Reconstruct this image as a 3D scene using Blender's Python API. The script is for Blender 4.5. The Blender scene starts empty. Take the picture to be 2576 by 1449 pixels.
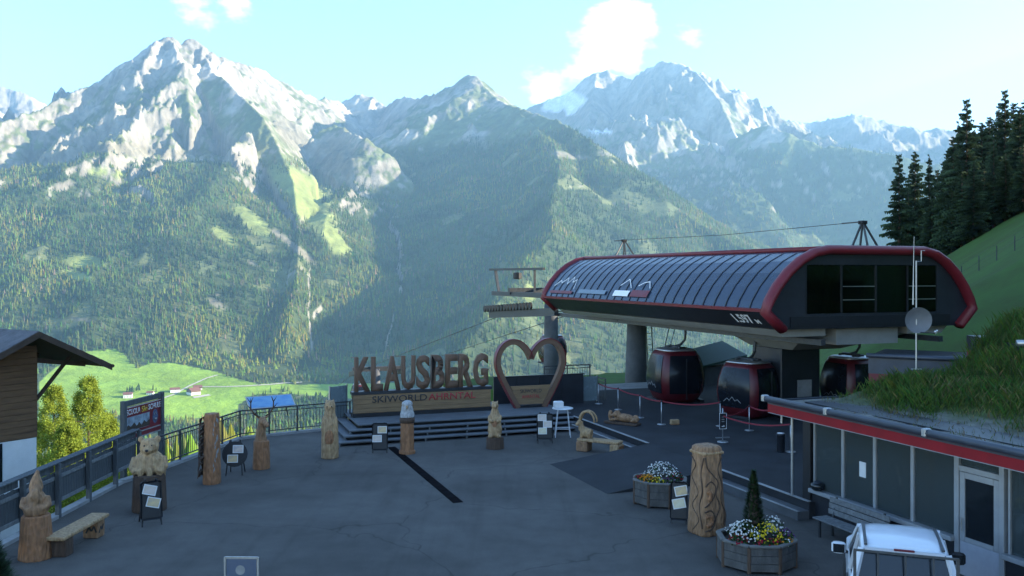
import bpy, bmesh, math, random
import numpy as np
from mathutils import Vector, Matrix, Euler

# ------------------------------------------------------------------ camera, sky, sun, exposure
SC = bpy.context.scene
COL = SC.collection
CAM_H = 6.4
F = 2250.0            # focal length in picture units of a 2576 wide frame
cam_d = bpy.data.cameras.new("camera")
cam = bpy.data.objects.new("camera", cam_d)
COL.objects.link(cam)
cam.location = (0, 0, CAM_H)
cam.rotation_euler = (math.radians(90), 0, 0)
cam_d.sensor_width = 36.0
cam_d.lens = 36.0 * F / 2576.0
cam_d.shift_y = -34.5 / 2576.0
cam_d.clip_start = 0.1
cam_d.clip_end = 40000
SC.camera = cam

SUN_AZ = math.radians(89)      # to the right of the view direction
SUN_EL = math.radians(17.5)
sun_dir = Vector((math.sin(SUN_AZ) * math.cos(SUN_EL), math.cos(SUN_AZ) * math.cos(SUN_EL), math.sin(SUN_EL)))
sl = bpy.data.lights.new("sun", 'SUN')
sl.energy = 5.0
sl.angle = math.radians(0.5)
sl.color = (1.0, 0.88, 0.70)
sun = bpy.data.objects.new("sun", sl)
COL.objects.link(sun)
sun.rotation_euler = sun_dir.to_track_quat('Z', 'Y').to_euler()
sun.location = (300, -100, 400)

W = bpy.data.worlds.new("World")
SC.world = W
W.use_nodes = True
nt = W.node_tree
for n in list(nt.nodes):
    nt.nodes.remove(n)
wo = nt.nodes.new('ShaderNodeOutputWorld')
bg = nt.nodes.new('ShaderNodeBackground')
sky = nt.nodes.new('ShaderNodeTexSky')
sky.sky_type = 'NISHITA'
sky.sun_disc = False
sky.sun_elevation = SUN_EL
sky.sun_rotation = SUN_AZ
sky.altitude = 1600
sky.air_density = 1.0
sky.dust_density = 0.3
sky.ozone_density = 2.5
bg.inputs['Strength'].default_value = 0.108
# soft cumulus drifting over the whole sky, by direction
def clouds():
    tc = nt.nodes.new('ShaderNodeTexCoord')
    sep = nt.nodes.new('ShaderNodeSeparateXYZ'); nt.links.new(tc.outputs['Generated'], sep.inputs[0])
    mp = nt.nodes.new('ShaderNodeMapping'); mp.inputs['Scale'].default_value = (1, 1, 1.9)
    nt.links.new(tc.outputs['Generated'], mp.inputs[0])
    n1 = nt.nodes.new('ShaderNodeTexNoise'); n1.inputs['Scale'].default_value = 15; n1.inputs['Detail'].default_value = 7
    n1.inputs['Roughness'].default_value = 0.62
    nt.links.new(mp.outputs[0], n1.inputs['Vector'])
    def M(op, a, b=None, clamp=False):
        m = nt.nodes.new('ShaderNodeMath'); m.operation = op; m.use_clamp = clamp
        for i, v in enumerate((a, b)):
            if v is None: continue
            if isinstance(v, (int, float)): m.inputs[i].default_value = v
            else: nt.links.new(v, m.inputs[i])
        return m.outputs[0]
    field = None
    for d, r, k in CLOUDS:
        d = Vector(d).normalized()
        vd = nt.nodes.new('ShaderNodeVectorMath'); vd.operation = 'DISTANCE'
        nt.links.new(tc.outputs['Generated'], vd.inputs[0]); vd.inputs[1].default_value = d
        g = M('MULTIPLY', M('SUBTRACT', 1.0, M('DIVIDE', vd.outputs['Value'], r)), k)
        g = M('MAXIMUM', g, -0.7)
        field = g if field is None else M('MAXIMUM', field, g)
    n2 = nt.nodes.new('ShaderNodeTexNoise'); n2.inputs['Scale'].default_value = 2.1; n2.inputs['Detail'].default_value = 2
    nt.links.new(mp.outputs[0], n2.inputs['Vector'])
    wide = M('MULTIPLY', M('SUBTRACT', n2.outputs['Fac'], 0.72), 4.0)
    field = M('MAXIMUM', field, wide)
    t = M('ADD', field, M('MULTIPLY', M('SUBTRACT', n1.outputs['Fac'], 0.5), 2.6))
    t = M('MULTIPLY', M('SUBTRACT', t, 0.20), 0.62, True)
    t = M('MULTIPLY', t, 0.85)
    return t
def dirpx(x, y):
    return ((x - 1288) / F, 1.0, (690 - y) / F)
CLOUDS = [(dirpx(1555, 105), 0.052, 1.4), (dirpx(1490, 155), 0.046, 1.2), (dirpx(1608, 70), 0.034, 1.1),
          (dirpx(495, 15), 0.036, .65), (dirpx(575, 5), 0.03, .6), (dirpx(1380, 225), 0.035, .7),
          (dirpx(1740, 90), 0.04, .35)]
mixc = nt.nodes.new('ShaderNodeMix'); mixc.data_type = 'RGBA'
nt.links.new(clouds(), mixc.inputs['Factor'])
nt.links.new(sky.outputs[0], mixc.inputs['A'])
mixc.inputs['B'].default_value = (12.5, 12.2, 12.0, 1)
nt.links.new(mixc.outputs['Result'], bg.inputs['Color'])
nt.links.new(bg.outputs[0], wo.inputs[0])

SC.view_settings.view_transform = 'Standard'
SC.view_settings.look = 'None'
SC.view_settings.exposure = 2.35
SC.view_settings.gamma = 1.0
SC.view_settings.use_curve_mapping = False
SC.cycles.use_denoising = True
SC.cycles.max_bounces = 6
SC.cycles.diffuse_bounces = 2
SC.cycles.glossy_bounces = 2
SC.cycles.transmission_bounces = 4
SC.cycles.transparent_max_bounces = 6
SC.cycles.volume_bounces = 0
SC.cycles.caustics_reflective = False
SC.cycles.caustics_refractive = False

# ------------------------------------------------------------------ helpers
RNG = np.random.default_rng(7)
random.seed(5)

def px(x, y, Y):
    """the place in the world at depth Y that shows at picture position x, y (2576 wide frame)"""
    return Vector(((x - 1288) / F * Y, Y, CAM_H + (690 - y) / F * Y))

def gp(x, y, z=0.0):
    """the place on a level of height z that shows at x, y"""
    Y = F * (CAM_H - z) / (y - 690)
    return Vector(((x - 1288) / F * Y, Y, z))

def obj(name, mesh, mat=None, parent=None, loc=None, rot=None):
    o = bpy.data.objects.new(name, mesh)
    COL.objects.link(o)
    if mat is not None and mesh is not None and len(mesh.materials) == 0:
        mesh.materials.append(mat)
    if parent is not None:
        o.parent = parent
    if loc is not None:
        o.location = loc
    if rot is not None:
        o.rotation_euler = rot
    return o

def thing(name, label, cat, loc=(0, 0, 0), rotz=0.0, group=None):
    o = bpy.data.objects.new(name, None)
    o.empty_display_size = 0.2
    COL.objects.link(o)
    o.location = loc
    o.rotation_euler = (0, 0, rotz)
    return tag(o, label, cat, group)

def tag(o, label, cat=None, group=None, kind=None):
    if label: o["label"] = label
    if cat: o["category"] = cat
    if group: o["group"] = group
    if kind: o["kind"] = kind
    return o

def copy_tree(o, parent=None):
    c = o.copy()
    COL.objects.link(c)
    if parent is not None:
        c.parent = parent
    for ch in o.children:
        copy_tree(ch, c)
    return c

class MB:
    """collects boxes, tubes and lofts into one mesh"""
    def __init__(s):
        s.v = []; s.f = []
    def add(s, vs, fs):
        b = len(s.v)
        s.v += [tuple(v) for v in vs]
        s.f += [tuple(i + b for i in f) for f in fs]
        return s
    def box(s, x0, x1, y0, y1, z0, z1, M=None):
        vs = [Vector(p) for p in ((x0, y0, z0), (x1, y0, z0), (x1, y1, z0), (x0, y1, z0), (x0, y0, z1), (x1, y0, z1), (x1, y1, z1), (x0, y1, z1))]
        if M is not None: vs = [M @ v for v in vs]
        return s.add(vs, [(0, 3, 2, 1), (4, 5, 6, 7), (0, 1, 5, 4), (1, 2, 6, 5), (2, 3, 7, 6), (3, 0, 4, 7)])
    def cbox(s, x0, x1, y0, y1, z0, z1, c=0.02, M=None):
        """box with chamfered vertical and horizontal edges"""
        pts = []
        for z, k in ((z0, c), (z0 + c, 0), (z1 - c, 0), (z1, c)):
            a0, a1, b0, b1 = x0 + k, x1 - k, y0 + k, y1 - k
            pts.append([(a0 + c, b0, z), (a1 - c, b0, z), (a1, b0 + c, z), (a1, b1 - c, z), (a1 - c, b1, z), (a0 + c, b1, z), (a0, b1 - c, z), (a0, b0 + c, z)])
        return s.loft(pts, M=M)
    def loft(s, rings, cap0=True, cap1=True, closed=True, M=None):
        n = len(rings[0])
        vs = []; fs = []
        for r in rings:
            vs += [Vector(p) for p in r]
        if M is not None: vs = [M @ v for v in vs]
        for i in range(len(rings) - 1):
            for j in range(n if closed else n - 1):
                k = (j + 1) % n
                fs.append((i * n + j, i * n + k, (i + 1) * n + k, (i + 1) * n + j))
        if cap0: fs.append(tuple(reversed(range(n))))
        if cap1: fs.append(tuple(range((len(rings) - 1) * n, len(rings) * n)))
        return s.add(vs, fs)
    def tube(s, path, r, n=8, caps=True):
        path = [Vector(p) for p in path]
        rs = r if isinstance(r, (list, tuple)) else [r] * len(path)
        rings = []
        up = None
        for i, p in enumerate(path):
            d = (path[min(i + 1, len(path) - 1)] - path[max(i - 1, 0)])
            if d.length < 1e-9: d = Vector((0, 0, 1))
            d.normalize()
            if up is None:
                up = Vector((0, 0, 1)) if abs(d.z) < 0.9 else Vector((1, 0, 0))
            a = d.cross(up)
            if a.length < 1e-4: a = d.cross(Vector((0, 1, 0)))
            a.normalize(); b = a.cross(d).normalized()
            up = b
            rings.append([p + (a * math.cos(t) + b * math.sin(t)) * rs[i] for t in [2 * math.pi * k / n for k in range(n)]])
        return s.loft(rings, caps, caps)
    def lathe(s, prof, n=16, c=(0, 0), M=None, cap0=True, cap1=True):
        rings = [[(c[0] + r * math.cos(2 * math.pi * k / n), c[1] + r * math.sin(2 * math.pi * k / n), z) for k in range(n)] for r, z in prof]
        return s.loft(rings, cap0, cap1, M=M)
    def bar(s, a, b, w, h=None, up=(0, 0, 1)):
        """square bar from a to b"""
        a = Vector(a); b = Vector(b); h = h or w
        d = (b - a).normalized(); u = Vector(up)
        if abs(d.dot(u)) > 0.95: u = Vector((1, 0, 0)) if abs(d.x) < .9 else Vector((0, 1, 0))
        x = d.cross(u).normalized(); y = x.cross(d).normalized()
        r = [[p + x * sx * w / 2 + y * sy * h / 2 for sx, sy in ((-1, -1), (1, -1), (1, 1), (-1, 1))] for p in (a, b)]
        return s.loft(r)
    def mesh(s, name, smooth=False):
        me = bpy.data.meshes.new(name)
        me.from_pydata(s.v, [], s.f)
        bm = bmesh.new(); bm.from_mesh(me)
        bmesh.ops.recalc_face_normals(bm, faces=bm.faces)
        bm.to_mesh(me); bm.free()
        if smooth:
            me.polygons.foreach_set("use_smooth", [True] * len(me.polygons))
        me.update()
        return me
    def build(s, name, mat, parent=None, smooth=False, loc=None, rot=None):
        return obj(name, s.mesh(name, smooth), mat, parent, loc, rot)

def fast_mesh(name, V, Fc, mat=None, smooth=True, cols=None):
    """numpy arrays to a mesh; Fc is (n,3) or (n,4); cols is one rgb per vertex"""
    me = bpy.data.meshes.new(name)
    n, k = Fc.shape
    me.vertices.add(len(V)); me.vertices.foreach_set("co", np.ascontiguousarray(V, np.float32).ravel())
    me.loops.add(n * k); me.loops.foreach_set("vertex_index", np.ascontiguousarray(Fc, np.int32).ravel())
    me.polygons.add(n)
    me.polygons.foreach_set("loop_start", np.arange(0, n * k, k, dtype=np.int32))
    me.polygons.foreach_set("use_smooth", np.full(n, smooth))
    me.update(calc_edges=True)
    if cols is not None:
        at = me.attributes.new("Col", 'FLOAT_COLOR', 'POINT')
        c4 = np.ones((len(V), 4), np.float32); c4[:, :3] = cols
        at.data.foreach_set("color", c4.ravel())
    if mat: me.materials.append(mat)
    return me

# ------------------------------------------------------------------ numpy noise
def _hash(ix, iy, seed):
    h = (ix.astype(np.int64) * 374761393 + iy.astype(np.int64) * 668265263 + seed * 1442695041) & 0xffffffff
    h = ((h ^ (h >> 13)) * 1274126177) & 0xffffffff
    h = h ^ (h >> 16)
    return (h & 0xffffff).astype(np.float64) / 0xffffff
def vnoise(x, y, seed=0):
    ix = np.floor(x); iy = np.floor(y)
    fx = x - ix; fy = y - iy
    fx = fx * fx * fx * (fx * (fx * 6 - 15) + 10); fy = fy * fy * fy * (fy * (fy * 6 - 15) + 10)
    a = _hash(ix, iy, seed); b = _hash(ix + 1, iy, seed); c = _hash(ix, iy + 1, seed); d = _hash(ix + 1, iy + 1, seed)
    return (a + (b - a) * fx) * (1 - fy) + (c + (d - c) * fx) * fy
def fbm(x, y, oct=5, seed=0, gain=.5):
    s = 0; a = 1; t = 0
    for i in range(oct):
        s = s + a * (vnoise(x, y, seed + i) * 2 - 1); t += a
        x, y = (x * .8 - y * .6) * 2.03, (x * .6 + y * .8) * 2.03; a *= gain
    return s / t
def ridged(x, y, oct=6, seed=0, gain=.55):
    s = 0; a = 1; t = 0; w = 1
    for i in range(oct):
        n = 1 - np.abs(vnoise(x, y, seed + i) * 2 - 1)
        n = n * n * w
        s = s + a * n; t += a; w = np.clip(n * 1.6, 0, 1)
        x, y = (x * .8 - y * .6) * 2.07, (x * .6 + y * .8) * 2.07; a *= gain
    return s / t
def sstep(a, b, x):
    t = np.clip((x - a) / (b - a), 0, 1)
    return t * t * (3 - 2 * t)

# ------------------------------------------------------------------ materials
def mat_base(name, rough=0.6, metal=0.0, spec=0.5):
    m = bpy.data.materials.new(name)
    m.use_nodes = True
    b = m.node_tree.nodes['Principled BSDF']
    b.inputs['Roughness'].default_value = rough
    b.inputs['Metallic'].default_value = metal
    b.inputs['Specular IOR Level'].default_value = spec
    return m, m.node_tree, b

def mat(name, col, rough=0.6, metal=0.0, spec=0.5, var=0.15, scale=6.0, bump=0.0, bscale=40.0, stretch=(1, 1, 1), col2=None, chisel=0.0):
    """base colour broken up by two noises, object coordinates, optional fine relief"""
    m, t, b = mat_base(name, rough, metal, spec)
    N = t.nodes; L = t.links
    tc = N.new('ShaderNodeTexCoord'); mp = N.new('ShaderNodeMapping'); mp.inputs['Scale'].default_value = stretch
    L.new(tc.outputs['Object'], mp.inputs[0])
    n1 = N.new('ShaderNodeTexNoise'); n1.inputs['Scale'].default_value = scale; n1.inputs['Detail'].default_value = 6; n1.inputs['Roughness'].default_value = .65
    L.new(mp.outputs[0], n1.inputs['Vector'])
    mx = N.new('ShaderNodeMix'); mx.data_type = 'RGBA'
    c2 = col2 or tuple(max(0, c * (1 - var * 1.6)) for c in col)
    c1 = tuple(min(1, c * (1 + var)) for c in col)
    mx.inputs['A'].default_value = (*c2, 1); mx.inputs['B'].default_value = (*c1, 1)
    rp = N.new('ShaderNodeMapRange'); rp.inputs['From Min'].default_value = .3; rp.inputs['From Max'].default_value = .7
    L.new(n1.outputs['Fac'], rp.inputs['Value']); L.new(rp.outputs[0], mx.inputs['Factor'])
    L.new(mx.outputs['Result'], b.inputs['Base Color'])
    rr = N.new('ShaderNodeMapRange'); rr.inputs['To Min'].default_value = max(.03, rough - .1); rr.inputs['To Max'].default_value = min(1, rough + .12)
    L.new(n1.outputs['Fac'], rr.inputs['Value']); L.new(rr.outputs[0], b.inputs['Roughness'])
    if bump > 0:
        n2 = N.new('ShaderNodeTexNoise'); n2.inputs['Scale'].default_value = bscale; n2.inputs['Detail'].default_value = 5
        L.new(mp.outputs[0], n2.inputs['Vector'])
        bp = N.new('ShaderNodeBump'); bp.inputs['Strength'].default_value = bump; bp.inputs['Distance'].default_value = .03
        L.new(n2.outputs['Fac'], bp.inputs['Height']); L.new(bp.outputs[0], b.inputs['Normal'])
        if chisel > 0:
            m2 = N.new('ShaderNodeMapping'); m2.inputs['Scale'].default_value = (1, 1, .45); L.new(tc.outputs['Object'], m2.inputs[0])
            vo = N.new('ShaderNodeTexVoronoi'); vo.inputs['Scale'].default_value = 13; L.new(m2.outputs[0], vo.inputs['Vector'])
            b2 = N.new('ShaderNodeBump'); b2.inputs['Strength'].default_value = chisel; b2.inputs['Distance'].default_value = .05
            L.new(vo.outputs['Distance'], b2.inputs['Height']); L.new(bp.outputs[0], b2.inputs['Normal']); L.new(b2.outputs[0], b.inputs['Normal'])
            dk = N.new('ShaderNodeMix'); dk.data_type = 'RGBA'; dk.blend_type = 'MULTIPLY'
            r3 = N.new('ShaderNodeMapRange'); r3.inputs['From Max'].default_value = .6; r3.inputs['To Min'].default_value = .72; r3.inputs['To Max'].default_value = 1.1
            L.new(vo.outputs['Distance'], r3.inputs['Value']); dk.inputs['Factor'].default_value = .8
            L.new(mx.outputs['Result'], dk.inputs['A']); L.new(r3.outputs[0], dk.inputs['B']); L.new(dk.outputs['Result'], b.inputs['Base Color'])
    return m

def mat_attr(name, rough=.9, noise_scale=.02, amount=.35, trans=0.0, spec=.15, fine=None, bump=0.0):
    """colour from the mesh's own Col attribute, broken by noise"""
    m, t, b = mat_base(name, rough, 0, spec)
    N = t.nodes; L = t.links
    at = N.new('ShaderNodeAttribute'); at.attribute_name = 'Col'
    tc = N.new('ShaderNodeTexCoord')
    n1 = N.new('ShaderNodeTexNoise'); n1.inputs['Scale'].default_value = noise_scale; n1.inputs['Detail'].default_value = 8; n1.inputs['Roughness'].default_value = .7
    L.new(tc.outputs['Object'], n1.inputs['Vector'])
    rp = N.new('ShaderNodeMapRange'); rp.inputs['From Min'].default_value = .3; rp.inputs['From Max'].default_value = .7
    rp.inputs['To Min'].default_value = 1 - amount; rp.inputs['To Max'].default_value = 1 + amount
    L.new(n1.outputs['Fac'], rp.inputs['Value'])
    vm = N.new('ShaderNodeVectorMath'); vm.operation = 'SCALE'
    L.new(at.outputs['Color'], vm.inputs[0]); L.new(rp.outputs[0], vm.inputs['Scale'])
    L.new(vm.outputs[0], b.inputs['Base Color'])
    if bump > 0:
        n2 = N.new('ShaderNodeTexNoise'); n2.inputs['Scale'].default_value = noise_scale * 2; n2.inputs['Detail'].default_value = 8; n2.inputs['Roughness'].default_value = .7
        L.new(tc.outputs['Object'], n2.inputs['Vector'])
        bp = N.new('ShaderNodeBump'); bp.inputs['Strength'].default_value = bump; bp.inputs['Distance'].default_value = 20
        L.new(n2.outputs['Fac'], bp.inputs['Height']); L.new(bp.outputs[0], b.inputs['Normal'])
    if trans > 0:
        tr = N.new('ShaderNodeBsdfTranslucent'); L.new(vm.outputs[0], tr.inputs['Color'])
        ms = N.new('ShaderNodeMixShader'); ms.inputs[0].default_value = trans
        out = N['Material Output']
        L.new(b.outputs[0], ms.inputs[1]); L.new(tr.outputs[0], ms.inputs[2]); L.new(ms.outputs[0], out.inputs['Surface'])
    return m
# ------------------------------------------------------------------ mountains, valley, forest
def RP(lst):
    return np.array([tuple(px(x, y, Y)) for x, y, Y in lst])
# crest lines: (points, steep slope near the crest, run of the steep part, slope below, group, relief)
RIDGES = [
    # left mountain: main crest
    (RP([(-420, 430, 3900), (-150, 350, 4300), (0, 300, 4600), (100, 262, 4850), (150, 235, 5000), (245, 195, 5200), (290, 160, 5300), (370, 116, 5400),
         (412, 88, 5480), (432, 86, 5500), (455, 98, 5520), (490, 94, 5600), (510, 118, 5680), (550, 140, 5800), (600, 160, 5950), (690, 195, 6300), (780, 236, 6600)]), .95, 900, .5, 0, .62),
    # its forest shoulder
    (RP([(-500, 470, 3700), (-100, 432, 3900), (60, 418, 4000), (200, 412, 4050), (380, 400, 4100), (520, 395, 4150)]), .52, 5000, .45, 0, .55),
    # its rib towards the gully
    (RP([(505, 120, 5620), (535, 176, 5280), (560, 190, 5150), (600, 226, 5000), (645, 276, 4760), (690, 342, 4480), (738, 455, 4050), (752, 590, 3600), (745, 720, 3150), (720, 835, 2800)]), .95, 500, 1.0, 0, .4),
    (RP([(330, 140, 5330), (360, 230, 4950), (340, 330, 4500)]), .8, 300, .5, 0, 1.0),
    (RP([(430, 90, 5480), (470, 200, 5050), (480, 300, 4600)]), .8, 300, .5, 0, 1.0),
    # cirque crest between left and middle mountain
    (RP([(780, 236, 6600), (830, 246, 7000), (862, 254, 7300), (890, 238, 7350), (912, 230, 7350), (945, 252, 7300), (972, 266, 7200)]), .8, 700, .42, 1, .6),
    (RP([(972, 266, 7200), (1000, 240, 7000), (1030, 242, 6850), (1085, 234, 6600), (1130, 216, 6400), (1160, 200, 6280), (1180, 186, 6200)]), 1.5, 300, 1.15, 1, .5),
    (RP([(840, 318, 5500), (880, 328, 5250), (925, 345, 4950)]), .75, 160, 1.05, 1, .6),
    # middle mountain: right skyline
    (RP([(1180, 186, 6200), (1198, 192, 6130), (1225, 222, 5950), (1262, 256, 5700), (1300, 270, 5450), (1345, 280, 5250), (1400, 300, 4950), (1450, 332, 4700),
         (1510, 368, 4500), (1560, 405, 4400), (1650, 482, 4200), (1750, 556, 4000), (1850, 612, 3800), (1920, 645, 3650), (2050, 730, 3400), (2200, 850, 3000)]), .72, 500, .60, 2, .32),
    # middle mountain: the spur that comes down towards the valley
    (RP([(1262, 256, 5700), (1330, 300, 5150), (1395, 365, 4500), (1410, 420, 4150), (1395, 480, 3850), (1385, 530, 3600), (1400, 575, 3380), (1340, 650, 3020), (1260, 750, 2720), (1185, 850, 2480), (1120, 950, 2280), (1080, 1010, 2130)]), .72, 400, .50, 2, .20),
    # right massif skyline
    (RP([(1330, 268, 8600), (1420, 236, 8600), (1470, 196, 8550), (1500, 180, 8500), (1530, 176, 8500), (1560, 188, 8500), (1592, 194, 8350), (1625, 170, 8150), (1660, 154, 8030), (1670, 148, 8000), (1700, 156, 7950), (1727, 164, 7900)]), 1.25, 700, .5, 3, .5),
    (RP([(1727, 164, 7900), (1775, 195, 7900), (1830, 229, 7900), (1877, 254, 7950), (1937, 284, 8000), (1980, 293, 8050), (2001, 299, 8200)]), .7, 900, .5, 3, .9),
    (RP([(1727, 164, 7900), (1775, 203, 7450), (1809, 246, 7150), (1839, 312, 6800), (1885, 420, 6300), (1930, 520, 5900)]), 1.1, 700, .5, 3, .5),
    (RP([(1640, 170, 8080), (1640, 260, 7500), (1620, 370, 6950), (1600, 480, 6500)]), 1.0, 300, .5, 3, .5),
    (RP([(1500, 185, 8480), (1480, 300, 7700), (1470, 380, 7200)]), 1.0, 300, .5, 3, .5),
    # lower hill in front of it
    (RP([(1800, 400, 6500), (1839, 348, 6500), (1903, 321, 6350), (1945, 317, 6250), (1988, 340, 6100), (2031, 357, 6000), (2082, 374, 5900), (2142, 370, 5800), (2210, 382, 5700), (2257, 395, 5600), (2420, 430, 5500), (2600, 480, 5300)]), .85, 1500, .5, 4, .4),
    # far pale crest on the right and the left
    (RP([(1980, 296, 9600), (2052, 303, 9600), (2091, 297, 9500), (2142, 290, 9500), (2202, 299, 9500), (2266, 311, 9400), (2330, 326, 9400), (2398, 328, 9300), (2600, 350, 9300)]), .55, 2000, .45, 5, .8),
    (RP([(-500, 170, 9300), (-100, 190, 9300), (0, 206, 9300), (60, 224, 9300), (130, 262, 9300), (300, 330, 9300)]), .6, 2000, .45, 6, .8),
    # added mountain beyond the frame, placed to shade the right-hand slopes
    (np.array([(5000, 5600, 1250), (4800, 6200, 1950), (4800, 7200, 2060), (5900, 8300, 2050), (6900, 9800, 1900)], float), 1.3, 1200, .8, 7, .4),
]
def hill_z(X, Y):
    x0 = np.clip(30 - .35 * (90 - Y), 16.5, 30) + np.clip(Y - 90, 0, 400) * .45
    d = np.clip(X - x0, 0, 500)
    s = .57 * d + np.clip(d - 35, 0, 40) * np.where(Y < 48, .10, -.29)  # unseen upper slope lowered past the plaza so sun reaches the larches
    s = np.where(d > 75, .57 * 75 + .18 * (d - 75) + np.where(Y < 48, 4, -11.6), s)
    s = s + .30 * np.clip(d - 18, 0, 70) * (1 - sstep(43, 54, Y))  # extra rise added out of view to keep the plaza in shade
    return s + 1.2 * fbm(X / 25, Y / 25, 4, 131) * np.clip(d / 20, 0, 1)
def terrain_height(X, Y):
    best = np.full(X.shape, -1e9); grp = np.full(X.shape, 8, np.int8); dc = np.full(X.shape, 1e9)
    relief = np.full(X.shape, .25)
    wx = X + 60 * fbm(X / 420, Y / 420, 3, 50); wy = Y + 60 * fbm(X / 420, Y / 420, 3, 60)
    for pts, s0, run, s1, g, rl in RIDGES:
        for i in range(len(pts) - 1):
            a = pts[i]; b = pts[i + 1]
            ab = b[:2] - a[:2]; L2 = (ab ** 2).sum()
            # warp grows with the distance from the crest, so the skyline keeps its place
            t = np.clip(((X - a[0]) * ab[0] + (Y - a[1]) * ab[1]) / L2, 0, 1)
            d0 = np.hypot(X - (a[0] + t * ab[0]), Y - (a[1] + t * ab[1]))
            k = np.clip(d0 / 500, 0, 1)
            xx = X + (wx - X) * k; yy = Y + (wy - Y) * k
            t = np.clip(((xx - a[0]) * ab[0] + (yy - a[1]) * ab[1]) / L2, 0, 1)
            d = np.hypot(xx - (a[0] + t * ab[0]), yy - (a[1] + t * ab[1]))
            z = a[2] + t * (b[2] - a[2]) - np.where(d < run, s0 * d, s0 * run + s1 * (d - run))
            m = z > best
            best = np.where(m, z, best); grp = np.where(m, g, grp); dc = np.where(m, d, dc); relief = np.where(m, rl, relief)
    # valley floor and the home slope
    floor = -318 + .13 * np.clip(Y - 2150, 0, 900) + .10 * np.clip(-X - 900, -300, 900) + 8 * fbm(X / 300, Y / 300, 4, 3)
    home = -14 - .185 * (Y - 60) + 6 * fbm(X / 90, Y / 90, 4, 9) - .08 * np.clip(-X, -100, 900)
    home = np.where(Y < 1500, home, home - .35 * (Y - 1500))
    home = home + np.where(Y < 500, np.clip(hill_z(X, Y), 0, 400), 0)
    base = np.maximum(floor, home)
    m = base > best
    best = np.where(m, base, best); grp = np.where(m, 8, grp); relief = np.where(m, .0, relief); dc = np.where(m, 500, dc)
    alt = sstep(150, 750, best)
    amp = relief * (.22 + .78 * np.clip(dc / 380, 0, 1))
    rg = ridged(X / 520, Y / 1000, 6, 21) - .45
    r2 = ridged(X / 150, Y / 260, 5, 31) - .42
    f1 = fbm(X / 60, Y / 60, 4, 41)
    best = best + amp * (rg * (70 + 260 * alt) + r2 * (18 + 95 * alt)) + relief * f1 * (6 + 34 * alt) + relief * fbm(X / 21, Y / 21, 3, 47) * (2 + 11 * alt)
    return best, grp, dc, alt

NU, US = 880, .66
u_in = np.linspace(-US, US, NU)
u = np.concatenate([np.linspace(-1.0, -US, 30)[:-1], u_in, np.linspace(US, 1.6, 90)[1:]])
Ys = np.concatenate([np.geomspace(150, 1900, 90)[:-1], np.linspace(1900, 8600, 600)[:-1], np.linspace(8600, 10500, 40)])
UU, YY = np.meshgrid(u, Ys)
XX = UU * YY
ZZ, GG, DC, ALT = terrain_height(XX, YY)
PXX = 1288 + F * UU; PYY = 690 - F * (ZZ - CAM_H) / YY
elev = (ZZ - CAM_H) / YY
hor = np.maximum.accumulate(elev, axis=0)
VIS = elev >= hor - 22.0 / YY
dzy = np.gradient(ZZ, axis=0) / np.gradient(YY, axis=0)
dzx = np.gradient(ZZ, axis=1) / np.gradient(XX, axis=1)
SLOPE = np.hypot(dzx, dzy) - np.where(GG == 0, .24, 0) * (1 - sstep(850, 1250, ZZ)) - np.where((GG == 3) | (GG == 4), .38, 0) * (1 - sstep(800, 1200, ZZ))

def in_poly(xs, ys, poly):
    r = np.zeros(xs.shape, bool)
    n = len(poly)
    for i in range(n):
        x0, y0 = poly[i]; x1, y1 = poly[(i + 1) % n]
        if y0 == y1: continue
        c = (y0 > ys) != (y1 > ys)
        r ^= c & (xs < (x1 - x0) * (ys - y0) / (y1 - y0) + x0)
    return r
def blob(x, y, rx, ry, Y0, Y1, ang=0.0):
    c, s = math.cos(ang), math.sin(ang)
    jx = 26 * fbm(XX / 130, YY / 130, 4, 71)
    dx = PXX + jx - x; dy = PYY + jx * .6 - y
    a = (dx * c + dy * s) / rx; b = (-dx * s + dy * c) / ry
    return np.clip(1.4 - (a * a + b * b) * 1.2, 0, 1) * ((YY > Y0) & (YY < Y1))
MEADOW_POLY = [(100, 960), (140, 925), (215, 884), (292, 878), (318, 896), (345, 926), (385, 912), (440, 914), (540, 934), (600, 954), (650, 966), (716, 963), (730, 968), (1000, 962), (1000, 1010), (716, 990), (640, 992), (600, 1018), (596, 1046), (500, 1052), (400, 1060), (280, 1040), (100, 1040)]
meadow = in_poly(PXX, PYY, MEADOW_POLY) & (YY > 1500) & (YY < 3400) & (GG == 8) | (in_poly(PXX, PYY, MEADOW_POLY) & (YY > 1500) & (YY < 3400) & (ZZ < -120))
n_tl = fbm(XX / 500, YY / 500, 4, 81)
tree_top = np.where(GG == 0, 555, np.where(GG == 2, 800, np.where(GG == 4, 830, np.where(GG == 3, 720, 480)))) + 120 * n_tl
forest = (1 - sstep(-60, 60, ZZ - tree_top)) * (1 - sstep(1.05, 1.5, SLOPE)) * (~meadow)
grassp = np.zeros_like(forest)       # clearings, avalanche grass
for a in ((240, 428, 34, 9, 3000, 4800, .1), (302, 440, 26, 7, 3000, 4800, .05), (780, 520, 120, 40, 2800, 5200, .85), (840, 600, 60, 26, 2800, 4500, 1.0),
          (640, 560, 55, 24, 2800, 4200, .8), (560, 590, 40, 14, 2800, 4200, .6), (760, 470, 90, 40, 3000, 5600, .4), (205, 655, 60, 18, 2500, 4000, .1), (190, 690, 40, 10, 2500, 4000, .2),
          (1330, 735, 12, 25, 2000, 3500, .1), (1640, 430, 40, 12, 3500, 5200, .5)):
    grassp = np.maximum(grassp, blob(*a))
rockp = np.zeros_like(forest)
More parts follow.
